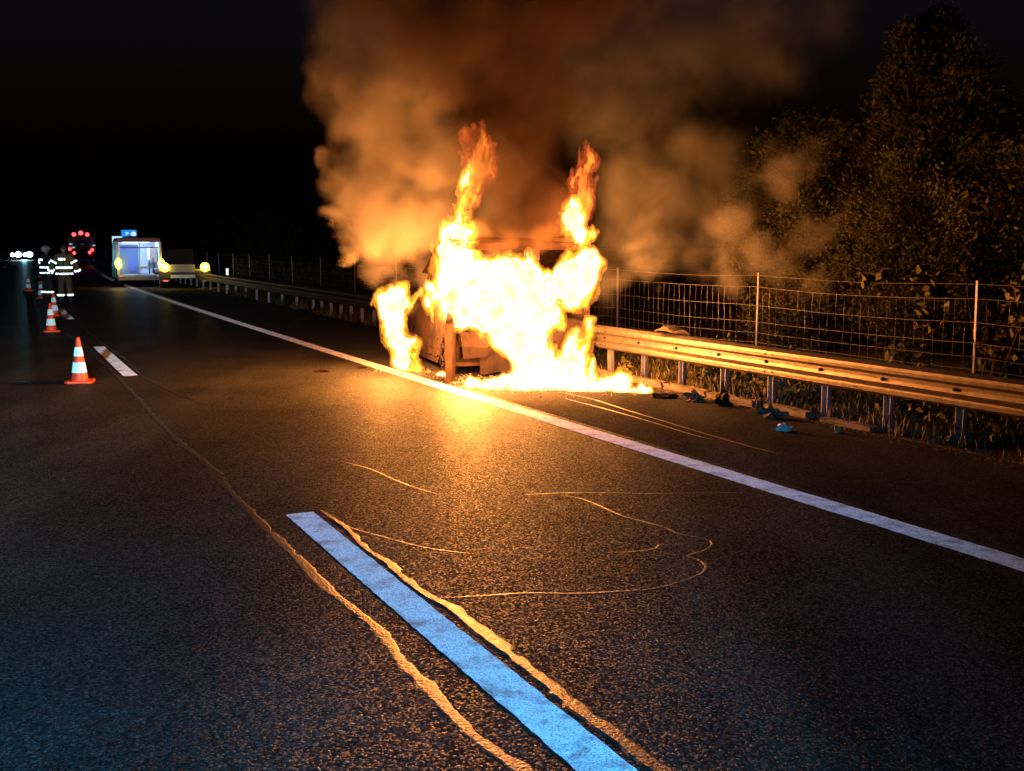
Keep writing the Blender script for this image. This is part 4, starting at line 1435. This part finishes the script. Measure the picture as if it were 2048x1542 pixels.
def ring(bm, c, d, rx, ry, w, off=0):
    c = Vector(c); d = Vector(d).normalized()
    q = d.to_track_quat('Z', 'Y')
    N = 16
    def pt(k, s, e):
        a = 2 * math.pi * k / N
        return c + q @ Vector((math.cos(a) * (rx + e), math.sin(a) * (ry + e), s * w / 2))
    vs = [[bm.verts.new(pt(k, s, e)) for k in range(N)] for s, e in ((-1, 0), (-1, .012), (1, .012), (1, 0))]
    for a, b in zip(vs, vs[1:]):
        for k in range(N):
            bm.faces.new((a[k], a[(k + 1) % N], b[(k + 1) % N], b[k]))


def person(loc, rz, label, jacket, trousers, helmet, pose=0, scale=1.0):
    t = empty('person', loc, rz, label, 'person', 'firefighters by the cones')
    t.scale = (scale,) * 3
    # joints; the figure faces +y
    ls, rs = (-.2, 0, 1.46), (.2, 0, 1.46)
    if pose == 0:
        le, lh = (-.36, -.02, 1.2), (-.40, .06, .96)
        re, rh = (.35, -.03, 1.19), (.41, .02, .93)
    else:
        le, lh = (-.34, .06, 1.2), (-.28, .26, 1.05)
        re, rh = (.36, .0, 1.2), (.43, .1, .97)
    la, ra = (-.13, -.02, .09), (.13, .03, .09)
    lk, rk = (-.12, .03, .5), (.12, .04, .5)
    v = [(0, 0, .95), (0, 0.0, 1.15), (0, 0.01, 1.4), (0, .01, 1.53), (0, .03, 1.6), ls, le, lh, rs, re, rh, (-.1, 0, .88), lk, la, (.1, 0, .88), rk, ra, (-.13, .14, .05), (.13, .19, .05)]
    e = [(0, 1), (1, 2), (2, 3), (3, 4), (2, 5), (5, 6), (6, 7), (2, 8), (8, 9), (9, 10), (0, 11), (11, 12), (12, 13), (0, 14), (14, 15), (15, 16), (13, 17), (16, 18)]
    r = [(.15, .11), (.14, .1), (.15, .1), .06, .055, .065, .045, .03, .065, .045, .03, .09, .062, .042, .09, .062, .042, .035, .035]
    skin_mesh('body', v, e, r, M['skin'], t)
    # head with face
    bm = bmesh.new()
    sphere(bm, (0, .03, 1.71), (.078, .098, .12), 16, 12)
    sphere(bm, (0, .13, 1.69), (.014, .02, .022), 8, 5)
    sphere(bm, (0, .115, 1.645), (.026, .01, .007), 8, 5)
    for sx in (-1, 1):
        sphere(bm, (sx * .08, .02, 1.70), (.012, .02, .03), 8, 5)
    hd = obj('head', bm, M['skin'], t, smooth=True)
    for sx in (-1, 1):
        bm = bmesh.new(); sphere(bm, (sx * .03, .118, 1.72), (.011, .006, .007), 8, 5); obj('eye', bm, M['boots'], hd)
    if helmet:
        bm = bmesh.new()
        sphere(bm, (0, .01, 1.76), (.135, .165, .115), 18, 10)
        for q in [q for q in bm.verts if q.co.z < 1.70]:
            q.co.z = 1.70 if q.co.y > 0 else 1.70 - .05
        hm = obj('helmet', bm, M['helmet'], t, smooth=True)
        bm = bmesh.new(); prism(bm, [(-.12, .10), (.12, .10), (.09, .2), (-.09, .2)], 2, 1.735, 1.75); obj('visor', bm, M['boots'], hm)
    else:
        bm = bmesh.new()
        sphere(bm, (0, .01, 1.755), (.09, .105, .095), 16, 9)
        for q in [q for q in bm.verts if q.co.z < 1.72 and q.co.y > .04]:
            q.co.z = 1.74; q.co.y *= .8
        obj('hair', bm, M['hair'], t, smooth=True)
    # hands with fingers
    for hnd, s in ((lh, -1), (rh, 1)):
        bm = bmesh.new()
        h = Vector(hnd) + Vector((0, .01, -.03))
        sphere(bm, h, (.022, .045, .05), 10, 7)
        for k in range(4):
            y = -.03 + .02 * k
            L = (.065, .08, .085, .07)[k]
            tube(bm, [h + Vector((0, y, -.03)), h + Vector((-s * .01, y, -.03 - L * .55)), h + Vector((-s * .03, y + .004, -.03 - L))], [.011, .009, .007], 6)
        tube(bm, [h + Vector((-s * .005, .035, 0)), h + Vector((-s * .03, .06, -.03)), h + Vector((-s * .035, .055, -.06))], [.012, .011, .008], 6)
        obj('glove', bm, M['boots'], t, smooth=True)
    # jacket
    v = [(0, 0, .80), (0, 0, 1.1), (0, .01, 1.38), (0, .01, 1.52), ls, le, tuple(Vector(lh) * .9 + Vector(le) * .1), rs, re, tuple(Vector(rh) * .9 + Vector(re) * .1)]
    e = [(0, 1), (1, 2), (2, 3), (2, 4), (4, 5), (5, 6), (2, 7), (7, 8), (8, 9)]
    r = [(.24, .17), (.215, .15), (.21, .14), .09, .105, .078, .066, .105, .078, .066]
    jk = skin_mesh('jacket', v, e, r, jacket, t)
    bm = bmesh.new()
    ring(bm, (0, 0, 1.12), (0, 0, 1), .235, .17, .06); obj('reflective_band', bm, M['retro_white'], jk)
    bm = bmesh.new()
    ring(bm, (0, 0, .93), (0, 0, 1), .245, .18, .05); obj('reflective_band', bm, M['retro_white'], jk)
    for a, b in ((ls, le), (le, lh), (rs, re), (re, rh)):
        a = Vector(a); b = Vector(b)
        f = .62
        bm = bmesh.new()
        ring(bm, a.lerp(b, f), b - a, .088, .088, .05)
        obj('reflective_band', bm, M['retro_white'], jk)
    bm = bmesh.new()
    box(bm, (-.05, -.165, 1.38), (.2, .012, .07)); obj('back_patch', bm, M['retro_white'], jk)
    if pose == 0:
        bm = bmesh.new(); box(bm, (0, -.168, 1.24), (.02, .02, .36)); obj('back_seam', bm, M['dark_cloth'], jk)
    # trousers
    v = [(0, 0, .92), (-.1, 0, .84), lk, (la[0], la[1], .16), (.1, 0, .84), rk, (ra[0], ra[1], .16)]
    e = [(0, 1), (1, 2), (2, 3), (0, 4), (4, 5), (5, 6)]
    tr = skin_mesh('trousers', v, e, [(.17, .13), .125, .1, .088, .125, .1, .088], trousers, t)
    for q in (la, ra):
        bm = bmesh.new()
        ring(bm, (q[0], q[1], .27), (0, 0, 1), .1, .1, .055); obj('reflective_band', bm, M['retro_white'], tr)
    for q, toe in ((la, .14), (ra, .16)):
        bm = bmesh.new()
        sphere(bm, (q[0], q[1] + .07, .055), (.055, .14, .06), 12, 8)
        cyl(bm, (q[0], q[1], .04), (q[0], q[1], .22), .07, .075, 12)
        for w in bm.verts: w.co.z = max(w.co.z, 0.0)
        obj('boot', bm, M['boots'], t, smooth=True)
    return t


person((-15.35, 37.9, 0), R(20), 'firefighter seen from behind in olive jacket and trousers with wide reflective bands, bareheaded', M['jacket'], M['trousers'], False, 0, 1.10)
person((-17.1, 40.6, 0), R(-30), 'firefighter in dark clothing and pale helmet, standing left of the olive jacket', M['dark_cloth'], M['dark_cloth'], True, 1, 1.06)

# ------------------------------------------------------------------ vehicles and signs far along the road
M['amber'] = glow('amber_lamp', (1.0, 0.66, 0.03), 12)
M['amber_hot'] = glow('amber_bulb', (1.0, 0.85, 0.45), 14)
M['red_lamp'] = glow('red_lamp', (1.0, 0.05, 0.06), 5)
M['red_reflex_glow'] = glow('red_reflector_glow', (1.0, 0.12, 0.06), 1.3)  # for reflectors, not lamps: thrown back light put in as glow
M['white_lamp'] = glow('white_lamp', (0.7, 0.95, 1.0), 14)
M['white_panel'] = mat('white_coachwork', (0.62, 0.68, 0.8), (0.55, 0.6, 0.72), 3, rough=0.4)
M['red_panel'] = mat('maroon_coachwork', (0.22, 0.03, 0.035), (0.16, 0.02, 0.03), 3, rough=0.45)
M['inner'] = mat('ambulance_lining', (0.55, 0.68, 0.9), (0.42, 0.55, 0.8), 4, rough=0.5)
M['grey_dark'] = mat('dark_grey_coachwork', (0.03, 0.03, 0.032), (0.02, 0.02, 0.022), 4, rough=0.5)
M['grey_mid'] = mat('grey_metal', (0.32, 0.34, 0.34), (0.26, 0.27, 0.27), 4, rough=0.5)
M['black'] = mat('black_glass', (0.01, 0.01, 0.012), (0.015, 0.015, 0.018), 4, rough=0.15)
M['ceiling_lamp'] = glow('ceiling_lamp', (0.75, 0.92, 1.0), 3.0)


def wheel(parent, x, y, r=.34, w=.22):
    bm = bmesh.new(); cyl(bm, (x - w / 2, y, r), (x + w / 2, y, r), r, r, 18)
    o = obj('wheel', bm, M['rubber'], parent, bevel=.02)
    bm = bmesh.new(); cyl(bm, (x - w / 2 - .01, y, r), (x + w / 2 + .01, y, r), r * .55, r * .55, 12); obj('rim', bm, M['grey_mid'], o)


amb = empty('ambulance', (-17.9, 53.2, 0), R(23), 'pale ambulance van with lit cabin and rear doors open, parked on the edge line', 'ambulance')
w2, zr = .98, 2.2
def panel(name, pts, ax, lo, hi, m, par, bevel=0.0):
    bm = bmesh.new(); prism(bm, pts, ax, lo, hi); return obj(name, bm, m, par, bevel=bevel)
for sx in (-1, 1):
    x = sx * w2
    panel('side_wall', [(0, .38), (4.1, .38), (5.2, .42), (5.3, .95), (4.5, 1.15), (3.9, 1.95), (3.6, zr), (0, zr)], 0, min(x, x - sx * .06), max(x, x - sx * .06), M['white_panel'], amb)
panel('roof', [(-w2, zr), (w2, zr), (w2 - .1, zr + .14), (-w2 + .1, zr + .14)], 1, 0, 3.7, M['red_panel'], amb)
bm = bmesh.new(); box(bm, (0, -.03, zr + .02), (2 * w2, .08, .16)); obj('rear_header', bm, M['red_panel'], amb)
panel('floor', [(-w2 + .06, .5), (w2 - .06, .5), (w2 - .06, .58), (-w2 + .06, .58)], 1, 0.0, 5.0, M['inner'], amb)
panel('partition', [(-w2 + .06, .58), (w2 - .06, .58), (w2 - .06, zr), (-w2 + .06, zr)], 1, 2.9, 2.95, M['inner'], amb)
bm = bmesh.new(); box(bm, (0, -.06, .42), (2.0, .12, .2)); obj('bumper', bm, M['grey_mid'], amb, bevel=.02)
bm = bmesh.new(); box(bm, (-.05, 1.2, 2.13), (1.1, 1.6, .05)); obj('ceiling_lamp', bm, M['ceiling_lamp'], amb)
gm = NT('blue_tinted_glass'); gm.b.inputs['Base Color'].default_value = (.25, .45, .85, 1); gm.b.inputs['Roughness'].default_value = .3
gt = gm.n('ShaderNodeBsdfTransparent'); gt.inputs['Color'].default_value = (.55, .75, 1, 1)
gx = gm.n('ShaderNodeMixShader'); gx.inputs[0].default_value = .6
gm.l(gm.b.outputs[0], gx.inputs[1]); gm.l(gt.outputs[0], gx.inputs[2]); gm.l(gx.outputs[0], gm.o.inputs['Surface'])
bm = bmesh.new(); box(bm, (-.47, -.02, 1.3), (.86, .02, 1.4)); obj('glazed_door', bm, gm.m, amb)
bm = bmesh.new(); box(bm, (0, -.03, 1.35), (.05, .05, 1.6)); obj('door_edge', bm, M['white_panel'], amb)
bm = bmesh.new(); box(bm, (0, -.04, 1.88), (1.8, .03, .05)); obj('cross_rail', bm, M['red_panel'], amb)
for (x, y, z, a, b, c, m, nm) in ((-.7, 1.6, 1.35, .4, 1.6, .5, 'inner', 'cupboard'), (-.7, 1.4, .8, .45, 1.2, .45, 'inner', 'bench'), (.72, 1.8, 1.5, .36, 1.8, .7, 'white_panel', 'cupboard'), (0.15, 1.3, .92, .5, 1.7, .12, 'grey_mid', 'stretcher'), (-.15, 2.5, 1.0, .4, .3, .6, 'retro_blue', 'seat'), (.5, .8, .95, .06, .06, .7, 'grey_dark', 'strap_bar'), (.68, .6, 1.0, .05, .05, .8, 'grey_dark', 'strap_bar')):
    bm = bmesh.new(); box(bm, (x, y, z), (a, b, c)); obj(nm, bm, M[m], amb, bevel=.02)
for sx in (-1, 1):
    bm = bmesh.new(); box(bm, (0, -.3, 0), (.04, .6, 1.55))
    o = obj('rear_door', bm, M['white_panel'], amb, bevel=.01); o.location = (sx * (w2 + .03), 0, 1.35); o.rotation_euler = (0, 0, R(180 + sx * 3))
    bm = bmesh.new(); box(bm, (sx * .022, -.3, .35), (.01, .4, .5)); obj('door_window', bm, M['black'], o)
    bm = bmesh.new(); sphere(bm, (sx * .98, -.14, 1.12), (.15, .08, .25), 12, 8); al = obj('amber_light', bm, M['amber'], amb)
    bm = bmesh.new(); sphere(bm, (sx * .95 - .01, -.19, 1.12), (.055, .04, .13), 10, 6); obj('bulb', bm, M['amber_hot'], al)
    bm = bmesh.new(); sphere(bm, (sx * .85, -.13, .52), (.08, .02, .03), 12, 8); obj('rear_reflector', bm, M['red_reflex_glow'], amb)
    wheel(amb, sx * .85, .9); wheel(amb, sx * .85, 4.2)
bm = bmesh.new(); prism(bm, [(3.62, zr), (3.9, 1.95), (4.5, 1.15), (4.46, 1.12), (3.86, 1.9), (3.58, zr)], 0, -w2 + .07, w2 - .07); obj('windscreen', bm, M['black'], amb)
bm = bmesh.new(); prism(bm, [(4.5, 1.15), (5.3, .95), (5.2, .42), (4.5, .42)], 0, -w2 + .07, w2 - .07); obj('bonnet', bm, M['white_panel'], amb)
cl = lamp('cabin_light', 'POINT', (0, 1.2, 1.9), 85, (0.6, 0.82, 1.0), .2, amb)
for sx in (-1, 1):
    lamp('amber_glow', 'POINT', (sx * .98, -.35, 1.12), 14, (1, .6, .03), .1, amb)

tow = empty('tow_truck', (-15.2, 51.4, 0), R(22), 'dark tow truck with two round amber lamps at the back, right of the ambulance', 'tow truck')
panel('tail_frame', [(-1.15, .45), (1.15, .45), (1.15, .78), (-1.15, .78)], 1, 0, .1, M['grey_dark'], tow, .01)
panel('platform', [(-1.15, .8), (1.15, .8), (1.15, .88), (-1.15, .88)], 1, .0, 5.2, M['grey_mid'], tow)
panel('cab', [(5.3, .5), (7.0, .5), (7.0, 1.1), (6.7, 1.75), (5.4, 1.8)], 0, -1.0, 1.0, M['rubber'], tow, .03)
panel('chassis', [(-.4, .5), (.4, .5), (.4, .75), (-.4, .75)], 1, .1, 6.8, M['grey_dark'], tow)
bm = bmesh.new(); box(bm, (-.12, -.06, .93), (1.1, .03, .36)); obj('tail_board', bm, M['grey_mid'], tow, bevel=.006)
bm = bmesh.new(); box(bm, (-.1, -.05, .55), (1.1, .04, .14)); obj('number_plate', bm, M['white_panel'], tow)
for sx in (-1, 1):
    bm = bmesh.new(); cyl(bm, (sx * .9, -.12, .98), (sx * .9, .0, .98), .19, .21, 16); al = obj('amber_light', bm, M['amber'], tow)
    bm = bmesh.new(); sphere(bm, (sx * .9, -.13, .98), (.085, .03, .085), 10, 6); obj('bulb', bm, M['amber_hot'], al)
    bm = bmesh.new(); sphere(bm, (sx * .88, -.02, .36), (.13, .02, .035), 12, 6); obj('rear_reflector', bm, M['red_reflex_glow'], tow)
    bm = bmesh.new(); box(bm, (sx * .88, .05, .36), (.4, .05, .12)); obj('light_board', bm, M['grey_dark'], tow)
    wheel(tow, sx * .9, 1.2, .42, .3); wheel(tow, sx * .9, 5.6, .42, .3)
    lamp('amber_glow', 'POINT', (sx * .9, -.35, .98), 12, (1, .66, .03), .12, tow)

eng = empty('fire_engine', (-43.5, 112, 0), R(21), 'distant red fire engine with three red lights on its roof', 'fire engine')
panel('body', [(-1.25, .5), (1.25, .5), (1.25, 2.7), (1.1, 2.85), (-1.1, 2.85), (-1.25, 2.7)], 1, 0, 4.5, M['red_panel'], eng)
panel('cab', [(4.6, .5), (6.6, .5), (6.6, 1.4), (6.3, 2.7), (4.6, 2.8)], 0, -1.25, 1.25, M['red_panel'], eng)
panel('roller_shutter', [(-.8, .9), (.8, .9), (.8, 2.4), (-.8, 2.4)], 1, -.03, 0.0, M['grey_dark'], eng)
panel('bumper', [(-1.25, .35), (1.25, .35), (1.25, .55), (-1.25, .55)], 1, -.12, .3, M['white_panel'], eng)
for x, z, r in ((-.65, 3.05, .2), (0, 3.2, .22), (.6, 3.05, .2)):
    bm = bmesh.new(); cyl(bm, (x, .3, z - r - .1), (x, .3, z - r * .4), .1, .1, 8); mo_ = obj('beacon_mount', bm, M['grey_dark'], eng)
    bm = bmesh.new(); sphere(bm, (x, .3, z), r, 12, 8); obj('beacon', bm, M['red_lamp'], mo_)
for x, z, m in ((-1.1, 1.6, 'red_lamp'), (-.7, 1.2, 'red_lamp'), (.75, 1.25, 'red_lamp'), (1.0, 1.5, 'red_lamp')):
    bm = bmesh.new(); sphere(bm, (x, -.08, z), (.15, .05, .17), 10, 6); obj('tail_light', bm, M[m], eng)
for x, z in ((-1.0, 2.1), (.1, 2.1), (-.75, 1.75), (1.2, 1.95)):
    bm = bmesh.new(); box(bm, (x, -.05, z), (.3, .02, .16)); obj('reflective_patch', bm, M['retro_white'], eng)
for sx in (-1, 1):
    wheel(eng, sx * 1.0, 1.0, .48, .35); wheel(eng, sx * 1.0, 5.5, .48, .35)

onc = empty('oncoming_car', (-67, 152, 0), R(204), 'oncoming vehicle at far left seen only as a cluster of glaring white headlights', 'car')
panel('body', [(-2, .3), (2.2, .3), (2.2, .8), (1.2, .95), (.6, 1.5), (-1.4, 1.5), (-2, .95)], 0, -.9, .9, M['grey_dark'], onc)
for x in (-.7, .7):
    bm = bmesh.new(); sphere(bm, (x, 2.22, .72), (.42, .1, .38), 12, 8); obj('headlight', bm, M['white_lamp'], onc)
    wheel(onc, x * 1.1, 1.4, .33, .2); wheel(onc, x * 1.1, -1.3, .33, .2)
for x in (-.15, 1.4):
    bm = bmesh.new(); sphere(bm, (x, 2.24, .68), (.25, .08, .25), 12, 8); obj('fog_lamp', bm, M['white_lamp'], onc)
lamp('headlight_beam', 'SPOT', (0, 2.6, .72), 3200, (0.30, 0.85, 1.0), .3, onc, spot=70, blend=1).rotation_euler = (R(87), 0, R(0))
onc2 = empty('oncoming_car', (-75, 168, 0), R(204), 'second oncoming car, its two headlights further left behind the glaring cluster', 'car')
panel('body', [(-2, .3), (2.2, .3), (2.2, .8), (1.2, .95), (.6, 1.5), (-1.4, 1.5), (-2, .95)], 0, -.9, .9, M['grey_dark'], onc2)
for x in (-.7, .7):
    bm = bmesh.new(); sphere(bm, (x, 2.22, .72), (.13, .08, .1), 12, 8); obj('headlight', bm, M['white_lamp'], onc2)

# road signs past the ambulance
def flat_sign(name, x, y, z, w, h, m, label, cat='road sign', post_h=None, rz=0.0, deco=()):
    t = empty(name, (x, y, 0), rz, label, cat)
    for sx in (-1, 1):
        bm = bmesh.new(); cyl(bm, (sx * w * .3, .05, 0), (sx * w * .3, .05, z + h / 2 - .05), .035, .035, 8); obj('sign_post', bm, M['galv_dark'], t)
    bm = bmesh.new(); box(bm, (0, 0, z), (w, .03, h)); b = obj('sign_board', bm, m, t)
    for (dx, dz, dw, dh, dm, kind) in deco:
        bm = bmesh.new()
        if kind == 'box': box(bm, (dx, -.022, z + dz), (dw, .006, dh))
        else: cyl(bm, (dx, -.018, z + dz), (dx, -.026, z + dz), dw, dw, 16)
        obj('sign_symbol', bm, dm, b)
    return t


flat_sign('service_sign', -25.0, 72.5, 2.72, .95, .5, M['retro_blue'], 'blue road sign with two white symbols, above the ambulance roof', deco=((-.18, 0, .07, .22, M['retro_white'], 'box'), (-.11, .06, .14, .1, M['retro_white'], 'box'), (.27, -.02, .17, 0, M['retro_white'], 'disc')), rz=R(10))
flat_sign('striped_sign', -26.0, 73.2, 2.15, .72, .85, M['retro_white'], 'white road sign with three blue upright bars, left of the ambulance', deco=((-.15, .0, .07, .6, M['retro_blue'], 'box'), (.0, .0, .07, .6, M['retro_blue'], 'box'), (.15, .0, .07, .6, M['retro_blue'], 'box')), rz=R(10))
flat_sign('warning_sign', -26.1, 75.2, 1.75, .9, .4, M['retro_red'], 'low red edged sign behind the sign with blue bars', deco=((0, 0.02, .6, .2, M['retro_white'], 'box'),), rz=R(10))

# delineator posts
def delineator(x, y, label):
    t = empty('delineator_post', (x, y, 0), R(24), label, 'marker post', 'delineator posts along the guardrail')
    bm = bmesh.new(); prism(bm, [(-.06, -.03), (.06, -.03), (.03, .05), (-.03, .05)], 2, 0, 1.0); obj('post_body', bm, M['white_panel'], t)
    bm = bmesh.new(); prism(bm, [(-.062, -.033), (.062, -.033), (.033, .052), (-.033, .052)], 2, .78, .98); bb = obj('black_collar', bm, M['black'], t)
    bm = bmesh.new(); box(bm, (0, -.04, .80), (.10, .012, .34)); obj('reflector', bm, M['retro_white'], t)
    return t


delineator(-12.55, 48.7, 'short marker post with bright reflector on the guardrail right of the tow truck')
p = P(150, 2.2); delineator(p.x, p.y, 'nearer of two far marker posts at the bend'); p = P(195, 2.2); delineator(p.x, p.y, 'farther of two far marker posts at the bend')

# median barrier far left
bar = empty('median_barrier', (0, 0, 0), 0, 'low steel barrier crossing far behind the firefighters', 'barrier')
bm = bmesh.new(); strip(bm, 60, 300, -12.4, -12.4, 0.5, 4)
for v in bm.verts: pass
bm.free()
bm = bmesh.new()
L = []
for i in range(90):
    s_ = 20 + i * 3.4
    L.append((bm.verts.new(P(s_, -12.4, .45)), bm.verts.new(P(s_, -12.4, .75))))
for a, b in zip(L, L[1:]): bm.faces.new((a[0], a[1], b[1], b[0]))
bmesh.ops.solidify(bm, geom=bm.faces[:], thickness=.05)
obj('barrier_beam', bm, M['galv'], bar)
for i in range(60):
    s_ = 20 + i * 4
    bm = bmesh.new(); box(bm, P(s_, -12.5, .3), (.08, .08, .6)); obj('barrier_post', bm, M['galv_dark'], bar)
